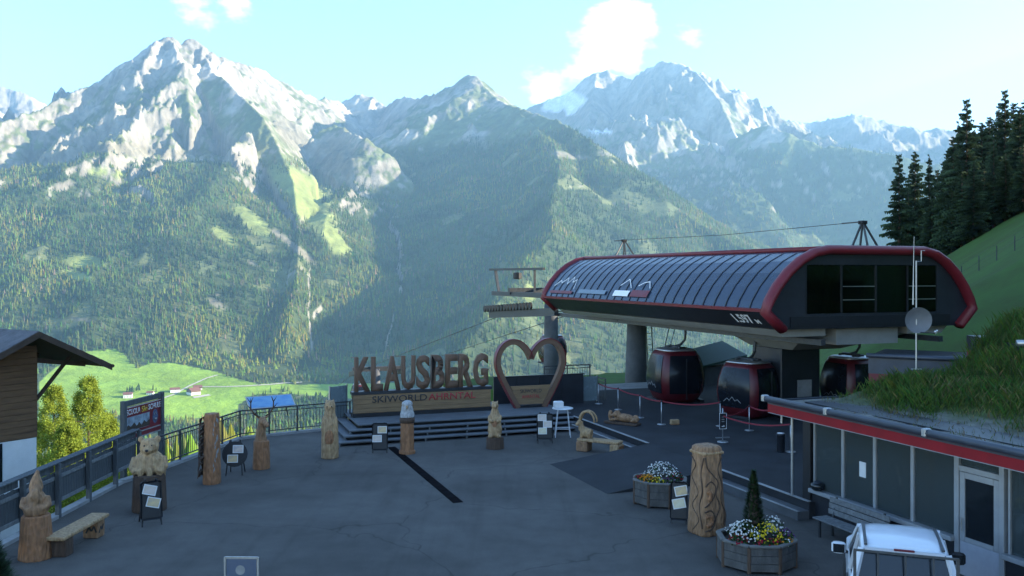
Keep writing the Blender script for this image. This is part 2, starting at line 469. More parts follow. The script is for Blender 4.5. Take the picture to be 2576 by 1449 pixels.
for a in ((740, 620, 80, 10, 2500, 4200, .72), (690, 585, 40, 7, 2600, 4200, .6), (640, 665, 30, 5, 2500, 4000, .4), (548, 765, 22, 11, 2000, 3600, .4), (545, 742, 14, 5, 2000, 3600, .3),
          (330, 380, 190, 16, 3300, 5600, .02), (110, 395, 70, 14, 3500, 5600, -.1), (1440, 395, 70, 10, 3500, 5200, .15), (1405, 690, 14, 8, 2000, 3400, 0),
          (850, 400, 70, 50, 3500, 6500, .5), (730, 335, 70, 30, 3500, 6500, .8), (200, 800, 40, 6, 2000, 3300, .1)):
    rockp = np.maximum(rockp, blob(*a))
gapn = fbm(XX / 140, YY / 140, 4, 91)
forest = forest * (1 - np.clip(grassp * 1.3, 0, 1)) * (1 - np.clip(rockp * 1.1, 0, 1)) * np.where(gapn < -.42, .25, 1)

# colours of the ground itself
def C(r, g, b): return np.array((r, g, b))
nA = fbm(XX / 220, YY / 220, 5, 101)[..., None]; nB = fbm(XX / 45, YY / 45, 4, 111)[..., None]
nC = fbm(XX / 17, YY / 17, 3, 117)[..., None]
rock = C(.225, .205, .165) * (1 + .35 * nB + .3 * nC) + C(.05, .045, .035) * nA
grass = C(.135, .150, .060) * (1 + .35 * nB) + C(.05, .03, .0) * nA
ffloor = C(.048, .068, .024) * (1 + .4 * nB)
scree = C(.34, .318, .265) * (1 + .2 * nB + .2 * nC)
col = grass.copy()
w = np.clip(sstep(.98, 1.25, SLOPE + .5 * nA[..., 0] + .5 * nB[..., 0]) + sstep(1050, 1350, ZZ + 420 * nA[..., 0] + 300 * nB[..., 0]), 0, 1)[..., None]
col = col * (1 - w) + rock * w
w = (sstep(.05, .35, nA[..., 0]) * sstep(600, 900, ZZ))[..., None]
col = col * (1 - w) + scree * w
w = np.clip(rockp, 0, 1)[..., None]; col = col * (1 - w) + (rock * .72 + C(.02, .018, .0)) * w
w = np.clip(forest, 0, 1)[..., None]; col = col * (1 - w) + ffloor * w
w = np.clip(grassp * 1.2, 0, 1)[..., None]; col = col * (1 - w) + C(.20, .235, .07) * (1 + .3 * nB) * w
mcol = C(.20, .32, .04) * (1 + .18 * nA) + C(.02, .015, .0) * nB
w = meadow[..., None].astype(float); col = col * (1 - w) + mcol * w
snow = blob(1420, 262, 62, 22, 7000, 9500, -.15) + blob(1420, 250, 40, 14, 7000, 9500, -.2) + blob(1510, 330, 30, 5, 6000, 9000, 0)
w = np.clip(snow * 1.3, 0, 1)[..., None]; col = col * (1 - w) + C(.82, .83, .85) * w
gcol = C(.075, .11, .03) * (1 + .3 * nB)
w = ((GG == 8) & ~meadow & (YY < 1700))[..., None].astype(float); col = col * (1 - w) + gcol * w
col = np.clip(col, .012, .88)

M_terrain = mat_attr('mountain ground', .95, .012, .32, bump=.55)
nr, nc = XX.shape
idx = np.arange(nr * nc).reshape(nr, nc)
quads = np.stack([idx[:-1, :-1], idx[:-1, 1:], idx[1:, 1:], idx[1:, :-1]], -1).reshape(-1, 4)
qg = GG[:-1, :-1].ravel()
# drop what lies far behind a crest and out of the sun's way
VXYZ = np.stack([XX, YY, ZZ], -1).reshape(-1, 3); CC = col.reshape(-1, 3)
GNAMES = {0: ('mountain', 'tall rocky mountain on the left, forest below, grey peak above'), 1: ('mountain', 'pale scree cirque crest between the left and middle mountains'),
          2: ('mountain', 'middle mountain with pointed peak, shaded left flank and sunlit forest spur'), 3: ('mountain', 'hazy rocky massif on the right under the big cloud'),
          4: ('hill', 'blue shaded wooded hill below the right massif'), 5: ('mountain', 'faint far crest at the right behind the wooded hill'),
          6: ('mountain', 'bright hazy far slope at the left edge'), 7: ('mountain', 'mountain added outside the view to shade the right-hand slopes'), 8: ('valley_floor', 'green valley floor with meadows and wooded slopes')}
for g, (nm, lab) in GNAMES.items():
    q = quads[qg == g]
    if len(q) == 0: continue
    uq, inv = np.unique(q, return_inverse=True)
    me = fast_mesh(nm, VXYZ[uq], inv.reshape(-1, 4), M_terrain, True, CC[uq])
    tag(obj(nm, me), lab, None, None, 'structure')

# one tree per spot; near ones get more tiers
def interp(A, xs, ys):
    uu = xs / ys
    iu = np.clip(np.interp(uu, u, np.arange(len(u))), 0, len(u) - 1.001); iy = np.clip(np.interp(ys, Ys, np.arange(len(Ys))), 0, len(Ys) - 1.001)
    i0 = iu.astype(int); j0 = iy.astype(int); fu = iu - i0; fy = iy - j0
    A = A.astype(float)
    return (A[j0, i0] * (1 - fu) + A[j0, i0 + 1] * fu) * (1 - fy) + (A[j0 + 1, i0] * (1 - fu) + A[j0 + 1, i0 + 1] * fu) * fy
def forest_mesh(name, label, xs, ys, hts, tiers=2, sides=5, broad=None, tint=None):
    n = len(xs)
    zs = interp(ZZ, xs, ys) - 1.0
    ang = RNG.uniform(0, 6.28, n)
    rad = hts * RNG.uniform(.15, .21, n)
    if broad is not None: rad = np.where(broad, hts * RNG.uniform(.28, .4, n), rad)
    lean = RNG.normal(0, .02, (n, 2)) * hts[:, None]
    V = []; Fs = []
    base = 0
    spec = [(0.06, 1.0, .62), (.42, .62, 1.0)] if tiers == 2 else [(.05, 1.0, .5), (.3, .78, .75), (.56, .5, 1.0)]
    cols = []
    bc = np.stack([RNG.uniform(.060, .125, n), RNG.uniform(.10, .168, n), RNG.uniform(.02, .042, n)], -1)
    warm = RNG.random(n) < .06
    bc[warm] = np.stack([RNG.uniform(.11, .16, warm.sum()), RNG.uniform(.14, .19, warm.sum()), RNG.uniform(.035, .055, warm.sum())], -1)
    grey = RNG.random(n) < .05
    bc[grey] = (.16, .13, .10)
    if broad is not None: bc[broad] = np.stack([RNG.uniform(.07, .12, broad.sum()), RNG.uniform(.12, .18, broad.sum()), RNG.uniform(.025, .04, broad.sum())], -1)
    pt_ = fbm(xs / 190, ys / 190, 4, 141); bc = bc * (1 + 1.1 * np.clip(pt_, -.6, .6))[:, None] * np.stack([1 + .5 * pt_, np.ones(n), 1 - .3 * pt_], -1)
    bc = np.clip(bc * .80, .012, .3)
    for z0, rr, z1 in spec:
        ring = []
        for k in range(sides):
            a = ang + 2 * math.pi * k / sides
            jr = rad * rr * RNG.uniform(.75, 1.2, n)
            ring.append(np.stack([xs + np.cos(a) * jr + lean[:, 0] * z0, ys + np.sin(a) * jr + lean[:, 1] * z0, zs + hts * (z0 + RNG.uniform(-.04, .04, n))], -1))
        top = np.stack([xs + lean[:, 0] * z1, ys + lean[:, 1] * z1, zs + hts * z1], -1)
        V += ring + [top]
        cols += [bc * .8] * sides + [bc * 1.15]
        for k in range(sides):
            Fs.append((base + k, base + (k + 1) % sides, base + sides))
        base += sides + 1
    V = np.stack(V, 1).reshape(-1, 3); cols = np.stack(cols, 1).reshape(-1, 3)
    fc = np.array(Fs)[None] + (np.arange(n) * base)[:, None, None]
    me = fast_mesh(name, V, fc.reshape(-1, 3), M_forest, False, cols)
    return tag(obj(name, me), label, None, None, 'stuff')
M_forest = mat_attr('conifer crowns', .95, .05, .25, spec=.05)

def scatter(npts, Y0, Y1, mask_arr, groups, u0=-.62, u1=.62):
    ys = np.sqrt(RNG.uniform(Y0 ** 2, Y1 ** 2, npts)); xs = RNG.uniform(u0, u1, npts) * ys
    iu = np.clip(np.searchsorted(u, xs / ys), 0, len(u) - 1); iy = np.clip(np.searchsorted(Ys, ys), 0, len(Ys) - 1)
    ok = (RNG.random(npts) < mask_arr[iy, iu]) & VIS[iy, iu] & np.isin(GG[iy, iu], groups)
    return xs[ok], ys[ok]
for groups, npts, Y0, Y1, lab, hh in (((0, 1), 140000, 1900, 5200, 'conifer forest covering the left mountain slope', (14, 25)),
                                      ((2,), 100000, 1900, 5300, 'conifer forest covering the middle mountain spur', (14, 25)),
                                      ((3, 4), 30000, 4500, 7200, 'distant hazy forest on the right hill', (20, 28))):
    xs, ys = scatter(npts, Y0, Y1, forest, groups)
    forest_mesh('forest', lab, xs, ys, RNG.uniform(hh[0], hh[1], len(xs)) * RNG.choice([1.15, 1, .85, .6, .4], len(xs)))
# valley woods and the home slope below the plaza
wood = np.where(GG == 8, 1.0, 0) * (~meadow) * np.where(fbm(XX / 120, YY / 120, 3, 121) > -.25, 1, .25)
hedge = np.maximum(blob(362, 925, 12, 22, 1500, 3400, -.6), np.maximum(blob(355, 990, 60, 7, 1500, 3400, 0), blob(700, 985, 35, 14, 1500, 3000, .1))) * .35
xs, ys = scatter(30000, 1700, 3400, np.maximum(wood, hedge), (8,))
forest_mesh('valley_wood', 'trees and hedges along the valley meadows', xs, ys, RNG.uniform(9, 20, len(xs)), broad=RNG.random(len(xs)) < .45)
xs, ys = scatter(16000, 200, 1600, wood * np.where(YY < 350, .4, .8), (8,))
ht = RNG.uniform(10, 24, len(xs)); tpy = 690 - F * (interp(ZZ, xs, ys) + ht - CAM_H) / ys
ok = (tpy > 1034 + RNG.uniform(0, 40, len(xs))) & (xs / ys < -.1) | (xs / ys > .2) & (tpy > 980); xs, ys, ht = xs[ok], ys[ok], ht[ok]
forest_mesh('slope_wood', 'trees on the slope falling away below the railing', xs, ys, ht, tiers=3, sides=7, broad=RNG.random(len(xs)) < .3)
print('terrain', len(quads), 'trees', sum(len(o.data.polygons) for o in COL.objects if o.name.startswith(('forest', 'valley_wood', 'slope_wood'))))
# ------------------------------------------------------------------ the site frame: x along e2, y along e1 (the axis of the lift)
RA = math.atan2(.345, .9385)
E1 = Vector((-.345, .9385, 0)); E2 = Vector((.9385, .345, 0))
def ST(s, t, z=0.0):
    return Vector((s * .9385 - t * .345, s * .345 + t * .9385, z))
SITE = Matrix.Rotation(RA, 4, 'Z')

def asphalt():
    m, t, b = mat_base('asphalt', .93, 0, .2); N = t.nodes; L = t.links
    tc = N.new('ShaderNodeTexCoord')
    def noise(sc, det=5, rough=.6, src=None):
        n_ = N.new('ShaderNodeTexNoise'); n_.inputs['Scale'].default_value = sc; n_.inputs['Detail'].default_value = det; n_.inputs['Roughness'].default_value = rough
        L.new(src or tc.outputs['Object'], n_.inputs['Vector']); return n_.outputs['Fac']
    def rng(v, a, b_, c, d):
        r = N.new('ShaderNodeMapRange'); r.inputs['From Min'].default_value = a; r.inputs['From Max'].default_value = b_; r.inputs['To Min'].default_value = c; r.inputs['To Max'].default_value = d
        L.new(v, r.inputs['Value']); return r.outputs[0]
    def mul(a, b_):
        x = N.new('ShaderNodeMath'); x.operation = 'MULTIPLY'; L.new(a, x.inputs[0]); L.new(b_, x.inputs[1]); return x.outputs[0]
    grain = rng(noise(38, 8, .85), .3, .7, .62, 1.4)
    patch = rng(noise(.16, 4), .38, .62, .80, 1.16)
    blot = rng(noise(1.1, 6, .7), .35, .68, .86, 1.1)
    mp = N.new('ShaderNodeMapping'); mp.inputs['Rotation'].default_value = (0, 0, .35); mp.inputs['Scale'].default_value = (1.6, .10, 1); L.new(tc.outputs['Object'], mp.inputs[0])
    streak = rng(noise(1.0, 5, .6, mp.outputs[0]), .52, .72, 1.0, .82)
    wp = N.new('ShaderNodeVectorMath'); wp.operation = 'ADD'; nz = N.new('ShaderNodeTexNoise'); nz.inputs['Scale'].default_value = .9; L.new(tc.outputs['Object'], nz.inputs['Vector'])
    L.new(tc.outputs['Object'], wp.inputs[0]); L.new(nz.outputs['Color'], wp.inputs[1])
    vo = N.new('ShaderNodeTexVoronoi'); vo.feature = 'DISTANCE_TO_EDGE'; vo.inputs['Scale'].default_value = .16; L.new(wp.outputs[0], vo.inputs['Vector'])
    crack = rng(vo.outputs['Distance'], .0, .004, .62, 1.0)
    v = mul(mul(mul(grain, patch), mul(blot, streak)), crack)
    sc_ = N.new('ShaderNodeVectorMath'); sc_.operation = 'SCALE'; sc_.inputs[0].default_value = (.098, .092, .085); L.new(v, sc_.inputs['Scale'])
    L.new(sc_.outputs[0], b.inputs['Base Color'])
    bp = N.new('ShaderNodeBump'); bp.inputs['Strength'].default_value = .4; bp.inputs['Distance'].default_value = .02
    L.new(noise(55, 6, .8), bp.inputs['Height']); L.new(bp.outputs[0], b.inputs['Normal'])
    return m
M_asph = asphalt()
M_asph2 = mat('dark rubber paving', (.030, .032, .036), .85, var=.25, scale=.9, bump=.25, bscale=50, spec=.25)
M_conc = mat('concrete', (.27, .27, .265), .9, var=.18, scale=1.6, bump=.2, bscale=25)
M_concd = mat('dark concrete', (.10, .105, .11), .9, var=.2, scale=1.2, bump=.2, bscale=25)
M_grass = mat('hill grass', (.044, .090, .020), .95, var=.35, scale=.35, bump=.8, bscale=9, col2=(.050, .072, .020), spec=.1)
M_steel = mat('galvanised steel', (.42, .43, .44), .42, .85, var=.12, scale=9)
M_rail = mat('dark steel', (.07, .075, .08), .5, .6, var=.2, scale=8)
M_black = mat('black metal', (.014, .015, .018), .5, .2, var=.25, scale=5)
M_wood = mat('carved wood', (.29, .165, .085), .72, var=.22, scale=3, stretch=(5, 5, .7), bump=.25, bscale=14, chisel=.7, col2=(.17, .09, .045))
M_woodl = mat('pale carved wood', (.38, .255, .135), .72, var=.18, scale=3, stretch=(5, 5, .7), bump=.25, bscale=14, chisel=.7, col2=(.25, .15, .075))
M_woodd = mat('dark bark wood', (.085, .052, .034), .85, var=.3, scale=4, stretch=(4, 4, .8), bump=.7, bscale=10)
M_woodo = mat('red brown wood', (.30, .14, .062), .72, var=.22, scale=3, stretch=(5, 5, .7), bump=.25, bscale=14, chisel=.7, col2=(.17, .08, .038))
M_sign = mat('weathered sign wood', (.135, .074, .046), .78, var=.25, scale=4, stretch=(.7, 4, 6), bump=.25, bscale=14, col2=(.12, .075, .045))
M_board = mat('pine board', (.23, .145, .072), .72, var=.2, scale=3, stretch=(.5, 4, 6), bump=.2, bscale=14, col2=(.165, .10, .05))
M_fence = mat('grey stained fence wood', (.075, .085, .092), .85, var=.3, scale=3, stretch=(5, 5, .6), bump=.3, bscale=15)
M_fencel = mat('grey weathered rail', (.16, .17, .175), .85, var=.25, scale=3, stretch=(3, 3, 3), bump=.3, bscale=15)
M_red = mat('red enamel', (.15, .010, .018), .5, var=.12, scale=2)
M_redd = mat('deep red paint', (.15, .012, .018), .45, var=.15, scale=2)
M_white = mat('white enamel', (.62, .63, .64), .4, var=.06, scale=3)
M_anth = mat('anthracite sheet', (.028, .031, .038), .42, .3, var=.18, scale=1.5)
M_glass = mat('dark glazing', (.012, .016, .020), .07, var=.1, scale=1, spec=.6)

# near ground: plaza shelf, banks below it, the hill on the right
PLAZA = [(-12.25, -15), (-12.25, 27.6), (-11.75, 29), (-11.2, 31.9), (-10.75, 34.85), (-8.75, 36.3), (-6.8, 37.6), tuple(ST(6.2, 38.8)[:2]), tuple(ST(17.8, 38.8)[:2]),
         tuple(ST(17.8, 42)[:2]), tuple(ST(36, 42)[:2]), (70, 20), (70, -15)]
def poly_dist(X, Y, poly):
    ins = in_poly(X, Y, poly); d = np.full(X.shape, 1e9)
    for i in range(len(poly)):
        a = np.array(poly[i]); b = np.array(poly[(i + 1) % len(poly)]); ab = b - a
        t = np.clip(((X - a[0]) * ab[0] + (Y - a[1]) * ab[1]) / (ab ** 2).sum(), 0, 1)
        d = np.minimum(d, np.hypot(X - a[0] - t * ab[0], Y - a[1] - t * ab[1]))
    return np.where(ins, 0, d)
gx, gy = np.meshgrid(np.concatenate([np.linspace(-110, -14, 50)[:-1], np.linspace(-14, 60, 130)[:-1], np.linspace(60, 330, 70)]), np.concatenate([np.linspace(-15, 70, 120)[:-1], np.linspace(70, 156, 60)]))
dd = poly_dist(gx, gy, PLAZA)
tt = -gx * .345 + gy * .9385; ss = gx * .9385 + gy * .345
slow = np.where((ss > 17) & (tt < 62), .06, .6)
homez = -14 - .185 * (gy - 60) - .08 * np.clip(-gx, -100, 900) + 2 * fbm(gx / 30, gy / 30, 4, 9)
gz = np.maximum(-.09 - slow * dd - .5 * sstep(0, 14, dd) * fbm(gx / 8, gy / 8, 4, 5), np.minimum(homez, -1))
x0_ = np.clip(30 - .35 * (90 - gy), 16.5, 30) + np.clip(gy - 90, 0, 400) * .45
kr = sstep(-9, 0, gx - x0_); gz = gz * (1 - kr) - .09 * kr
gz = np.where(dd <= 0, -.09, gz) + hill_z(gx, gy)
gz = np.where(dd <= 0, np.where(gx < 16.4, -.09, gz), gz)
ni, nj = gx.shape
ii = np.arange(ni * nj).reshape(ni, nj)
q = np.stack([ii[:-1, :-1], ii[:-1, 1:], ii[1:, 1:], ii[1:, :-1]], -1).reshape(-1, 4)
me = fast_mesh('hillside_ground', np.stack([gx, gy, gz], -1).reshape(-1, 3), q, M_grass)
tag(obj('hillside_ground', me), 'grassy hillside around the plaza, rising on the right', None, None, 'structure')

def sheet(name, pts, mat, z=None, thick=.06, label=None):
    """a paving slab from an outline"""
    m = MB(); n = len(pts)
    P = [Vector((p[0], p[1], (p[2] if len(p) > 2 else 0) if z is None else z)) for p in pts]
    m.loft([[p - Vector((0, 0, thick)) for p in P], P])
    o = m.build(name, mat)
    if label: tag(o, label, None, None, 'structure')
    return o
sheet('plaza_paving', [(-12.2, -14), (26, -14), tuple(ST(15.9, 10)[:2]), tuple(ST(15.6, 38.6)[:2]), tuple(ST(6.3, 38.6)[:2]), (-6.85, 37.5), (-8.75, 36.2), (-10.7, 34.8), (-11.15, 31.9), (-11.7, 29), (-12.2, 27.6)], M_asph, 0.0, .08,
      'grey asphalt plaza in the foreground')
# lift platform, its step and the ramp
PL = .45
m = MB(); A = [ST(15.35, 19.25), ST(29.5, 19.25), ST(29.5, 41.5), ST(15.35, 41.5)]
m.loft([[p + Vector((0, 0, -.3)) for p in A], [p + Vector((0, 0, PL)) for p in A]])
tag(m.build('platform_paving', M_asph2), 'dark paved boarding platform one step above the plaza', None, None, 'structure')
st = tag(MB().box(14.98, 15.347, 19.25, 23.45, -.02, .225, SITE).box(14.98, 15.347, 27.9, 34.3, -.02, .225, SITE).build('platform_step', M_concd), 'dark concrete step along the platform edge', None, None, 'structure')
MB().cbox(15.30, 15.42, 19.25, 23.45, PL + .002, PL + .022, .005, SITE).cbox(15.30, 15.42, 27.9, 34.3, PL + .002, PL + .022, .005, SITE).build('step_nosing', M_conc, st)
MB().cbox(14.96, 15.05, 19.25, 23.45, .2252, .24, .005, SITE).cbox(14.96, 15.05, 27.9, 34.3, .2252, .24, .005, SITE).build('step_nosing', M_conc, st)
m = MB(); r0 = [ST(11.6, 23.5, .004), ST(15.36, 23.5, PL + .006), ST(15.36, 27.85, PL + .006), ST(11.6, 27.85, .004)]
m.loft([[Vector((p.x, p.y, -.02)) for p in r0], r0])
tag(m.build('ramp', M_asph2), 'dark rubber ramp from the plaza up to the platform', None, None, 'structure')
tag(MB().box(17.8, 29.5, 41.5, 44.2, -.5, PL - .06, SITE).build('kerb', M_conc), 'pale concrete edge behind the cabin track', None, None, 'structure')
# drain across the plaza
M_iron = mat('drain iron', (.010, .009, .010), .97, var=.3, spec=.02)
dr = thing('drain_channel', 'narrow dark drain grating running down the plaza', 'drain', ST(7.235, 24.05, 0), RA)
MB().box(-.15, .15, 0, 8.6, -.01, .005).build('channel', M_iron, dr)
for i in range(17):
    MB().box(-.13, .13, .02 + i * .505, .48 + i * .505, .006, .011).build('grating', M_iron, dr)
# kerb under the fence and the railing
FL = [(-12.0, 14), (-12.0, 27.4), (-11.55, 29), (-11.03, 31.9), (-10.55, 34.7), (-8.66, 36.08), (-7.65, 36.7), (-6.75, 37.3)]
m = MB()
for a, b in zip(FL[:-1], FL[1:]):
    d = (Vector((*b, 0)) - Vector((*a, 0))).normalized(); nn = Vector((-d.y, d.x, 0))
    a3 = Vector((*a, 0)) - d * .03; b3 = Vector((*b, 0)) + d * .03
    r = [[p + nn * k for k in (-.13, .13)] for p in (a3, b3)]
    m.loft([[r[0][0], r[1][0], r[1][1], r[0][1]], [v + Vector((0, 0, .09)) for v in (r[0][0], r[1][0], r[1][1], r[0][1])]])
tag(m.build('kerb', M_conc), 'pale kerb stone along the left edge of the plaza', None, None, 'structure')

# ------------------------------------------------------------------ stage with wooden steps
M_tread = mat('stage tread', (.105, .115, .125), .75, var=.15, scale=2, bump=.15, bscale=20)
stage = thing('stage', 'low grey stage with four long steps under the big letters', 'stage', ST(0, 0, 0), RA)
MB().box(6.55, 15.3, 34.75, 38.5, .0, .545).box(6.0, 15.32, 34.40, 34.75, 0, .40).box(5.75, 15.32, 34.05, 34.40, 0, .25).box(5.55, 15.32, 33.72, 34.05, 0, .10).build('core', M_black, stage)
lev = [(33.32, 33.75, .15, 5.42), (33.70, 34.10, .30, 5.68), (34.05, 34.45, .45, 5.95)]
for t0, t1, z, s0 in lev:
    n = 6
    for i in range(n):
        a = s0 + (15.3 - s0) * i / n; b = s0 + (15.3 - s0) * (i + 1) / n - .012
        MB().cbox(a, b, t0, t1, z - .05, z, .006).build('tread', M_tread, stage)
        MB().box(a + .0, a + .05, t0 + .03, t0 + .09, z - .15, z - .051).build('support', M_fencel, stage)
    MB().cbox(s0, s0 + .40, t1 + .004, 38.3, z - .05, z - .002, .006).build('tread', M_tread, stage)
for i in range(9):
    t0 = 34.42 + i * .455
    MB().cbox(6.32, 15.3, t0, t0 + .447, .548, .60, .006).build('deck_plank', M_tread, stage)

# ------------------------------------------------------------------ lettering helpers
def text_mesh(txt, size, extrude=.0, offset=0.0, align='CENTER', xscale=1.0, shear=0.0):
    c = bpy.data.curves.new('lettering', 'FONT')
    c.body = txt; c.size = size; c.extrude = extrude; c.offset = offset; c.align_x = align; c.shear = shear; c.resolution_u = 3
    o = bpy.data.objects.new('lettering', c); COL.objects.link(o)
    dg = bpy.context.evaluated_depsgraph_get(); dg.update()
    me = bpy.data.meshes.new_from_object(o.evaluated_get(dg))
    bpy.data.objects.remove(o); bpy.data.curves.remove(c)
    me.name = 'lettering'
    if xscale != 1: me.transform(Matrix.Diagonal((xscale, 1, 1, 1)))
    return me
def mesh_bounds(me):
    a = np.empty(len(me.vertices) * 3); me.vertices.foreach_get('co', a); a = a.reshape(-1, 3)
    return a.min(0), a.max(0)
UP = Matrix.Rotation(math.pi / 2, 4, 'X')       # text lies in xy: stand it up facing -y
def lettering(txt, parent, mat_, loc, height, width=None, extrude=.004, offset=0.0, M=None, name='lettering'):
    """lettering fitted to a height (and width), centred on loc, facing -y"""
    me = text_mesh(txt, 1.0, 0.0, offset)
    lo, hi = mesh_bounds(me)
    sy = height / (hi[1] - lo[1]); sx = (width / (hi[0] - lo[0])) if width else sy
    me.transform(Matrix.Diagonal((sx, sy, 1, 1)) @ Matrix.Translation((-(lo[0] + hi[0]) / 2, -(lo[1] + hi[1]) / 2, 0)))
    if extrude > 0:
        bm = bmesh.new(); bm.from_mesh(me)
        g = bmesh.ops.extrude_face_region(bm, geom=bm.faces[:])
        for v in [e for e in g['geom'] if isinstance(e, bmesh.types.BMVert)]: v.co.z += extrude
        bmesh.ops.recalc_face_normals(bm, faces=bm.faces); bm.to_mesh(me); bm.free()
    me.transform(UP if M is None else M @ UP)
    return obj(name, me, mat_, parent, loc)

# ------------------------------------------------------------------ the big sign
sg = thing('letter_sign', 'long timber sign with big standing letters above a board', 'sign', ST(9.38, 36.3, .60), RA)
MB().box(-2.95, 2.98, -.22, .30, 0, .16).build('plinth', M_black, sg)
MB().cbox(-2.98, 3.0, -.20, .28, .905, 1.03, .01).build('beam', M_anth, sg)
for k in range(4):
    MB().cbox(-2.93, 2.93, -.19, -.13, .165 + k * .185, .165 + k * .185 + .18, .008).build('board', M_board, sg)
MB().box(-2.9, 2.9, -.128, .2, .165, .90).build('frame', M_black, sg)
word = 'KLAUSBERG'
widths = [.66, .50, .70, .60, .60, .60, .54, .64, .66]
tot = sum(widths) + .045 * 8; x = -tot / 2
for ch, wd in zip(word, widths):
    wd2 = wd * 5.72 / tot
    lettering(ch, sg, M_sign, (x * 5.72 / tot + wd2 / 2, .12, 1.03 + .70), 1.40, wd2 * .97, .24, .03, name='letter')
    x += wd + .045
M_ink = mat('dark lettering', (.03, .03, .033), .7, var=.1)
M_inkr = mat('red lettering', (.36, .03, .035), .6, var=.1)
lettering('SKIWORLD', sg, M_ink, (-1.02, -.192, .70), .27, 2.3, .006, .008)
lettering('AHRNTAL', sg, M_inkr, (1.22, -.192, .70), .27, 2.05, .006, .008)

# ------------------------------------------------------------------ the heart frame
def heart_pts(n=64):
    out = []
    key = [(-.60, 0), (-.80, .35), (-1.13, .95), (-1.42, 1.55), (-1.53, 2.0), (-1.45, 2.42), (-1.20, 2.75), (-.85, 2.88), (-.48, 2.78), (-.17, 2.48), (0, 2.12)]
    L = key + [(-x, z) for x, z in reversed(key[:-1])]
    # Catmull-Rom each half, sharp at the notch
    def cr(P, k):
        r = []
        for i in range(len(P) - 1):
            p0 = P[max(i - 1, 0)]; p1 = P[i]; p2 = P[i + 1]; p3 = P[min(i + 2, len(P) - 1)]
            for j in range(k):
                t = j / k
                r.append(tuple(.5 * ((2 * p1[a]) + (-p0[a] + p2[a]) * t + (2 * p0[a] - 5 * p1[a] + 4 * p2[a] - p3[a]) * t * t + (-p0[a] + 3 * p1[a] - 3 * p2[a] + p3[a]) * t ** 3) for a in (0, 1)))
        r.append(P[-1]); return r
    h = cr(key, 4)
    return h, [(-x, z) for x, z in reversed(h)]
ht = thing('heart_frame', 'big wooden heart-shaped photo frame standing on the stage', 'frame', ST(14.22, 36.35, .60), RA)
hl, hr = heart_pts()
for half in (hl, hr):
    # each half is a band with a stepped front: brown face and a red outer rim
    def band(w0, w1, y0, y1):
        rings = []
        for i, (x, z) in enumerate(half):
            a = half[max(i - 1, 0)]; b = half[min(i + 1, len(half) - 1)]
            d = Vector((b[0] - a[0], b[1] - a[1])).normalized(); n2 = Vector((-d.y, d.x))
            p = Vector((x, z)); o = p + n2 * w0; q_ = p + n2 * w1
            rings.append([(o.x, y0, o.y), (q_.x, y0, q_.y), (q_.x, y1, q_.y), (o.x, y1, o.y)])
        return MB().loft(rings)
    band(-.12, .09, -.12, .14).build('heart_half', M_sign, ht)
    band(.09, .12, -.14, .16).build('rim', M_redd, ht)
MB().box(-.62, .62, -.1, .12, 0, .10).build('foot_beam', M_black, ht)
for k in range(4):
    z0 = .14 + k * .205; w0 = .60 + k * .085
    MB().loft([[(-w0, -.05, z0), (w0, -.05, z0), (w0, .0, z0), (-w0, .0, z0)], [(-w0 - .08, -.05, z0 + .198), (w0 + .08, -.05, z0 + .198), (w0 + .08, 0, z0 + .198), (-w0 - .08, 0, z0 + .198)]]).build('board', M_board, ht)
lettering('SKIWORLD', ht, M_ink, (0, -.052, .72), .16, 1.0, .004, .006)
lettering('AHRNTAL', ht, M_inkr, (0, -.052, .48), .15, .85, .004, .006)

# dark parapet behind the stage, glass screen and metal railing beside it
pw = thing('parapet_panel', 'dark panelled parapet behind the heart frame', 'wall', ST(15.2, 37.75, .0), RA)
for i in range(4):
    MB().cbox(-2.2 + i * 1.1, -2.2 + i * 1.1 + 1.09, -.05, .05, .3, 1.78, .01).build('panel', M_anth, pw)
MB().box(-2.22, 2.22, -.07, .07, 1.782, 1.82).build('cap', M_black, pw)
M_pane = mat('frosted grey glass', (.16, .21, .23), .25, var=.1, scale=2)
gs = thing('glass_screen', 'narrow frosted glass screen right of the parapet', 'screen', ST(17.85, 38.0, 0), RA)
MB().box(-.35, .35, -.012, .012, .50, 1.62).build('pane', M_pane, gs)
for sx in (-.37, .37): MB().box(sx - .02, sx + .02, -.03, .03, .30, 1.66).build('post', M_steel, gs)
gp2 = thing('glass_screen', 'tall frosted glass screen at the left end of the stage', 'screen', ST(6.05, 37.4, 0), RA + .5)
MB().box(-.42, .42, -.012, .012, .15, 1.75).build('pane', M_pane, gp2)
for sx in (-.44, .44): MB().box(sx - .02, sx + .02, -.03, .03, 0, 1.8).build('post', M_steel, gp2)

def railing_run(root, a, b, h=1.1, bars=None, z0=.09, mt=None):
    """posts, top and bottom rail, balusters from a to b, all parts of root (world frame)"""
    mt = mt or M_rail
    a = Vector(a); b = Vector(b); L = (b - a).length; d = (b - a).normalized()
    inv = root.matrix_world.inverted() if False else None
    o = root.location
    MB().bar(a + Vector((0, 0, h)) - o, b + Vector((0, 0, h)) - o, .05, .05).build('handrail', mt, root)
    MB().bar(a + Vector((0, 0, z0 + .12)) - o, b + Vector((0, 0, z0 + .12)) - o, .035).build('bottom_rail', mt, root)
    MB().bar(a + Vector((0, 0, h - .14)) - o, b + Vector((0, 0, h - .14)) - o, .03).build('upper_rail', mt, root)
    n = bars or max(2, int(L / .125))
    me = MB().bar((0, 0, z0 + .12), (0, 0, h - .14), .016).mesh('baluster')
    for i in range(1, n):
        obj('baluster', me, mt, root, a + d * (L * i / n) - o)
    return root
def rpost(root, p, h=1.1):
    MB().box(-.03, .03, -.03, .03, .0, h + .02).build('post', M_rail, root, loc=Vector(p) - root.location)
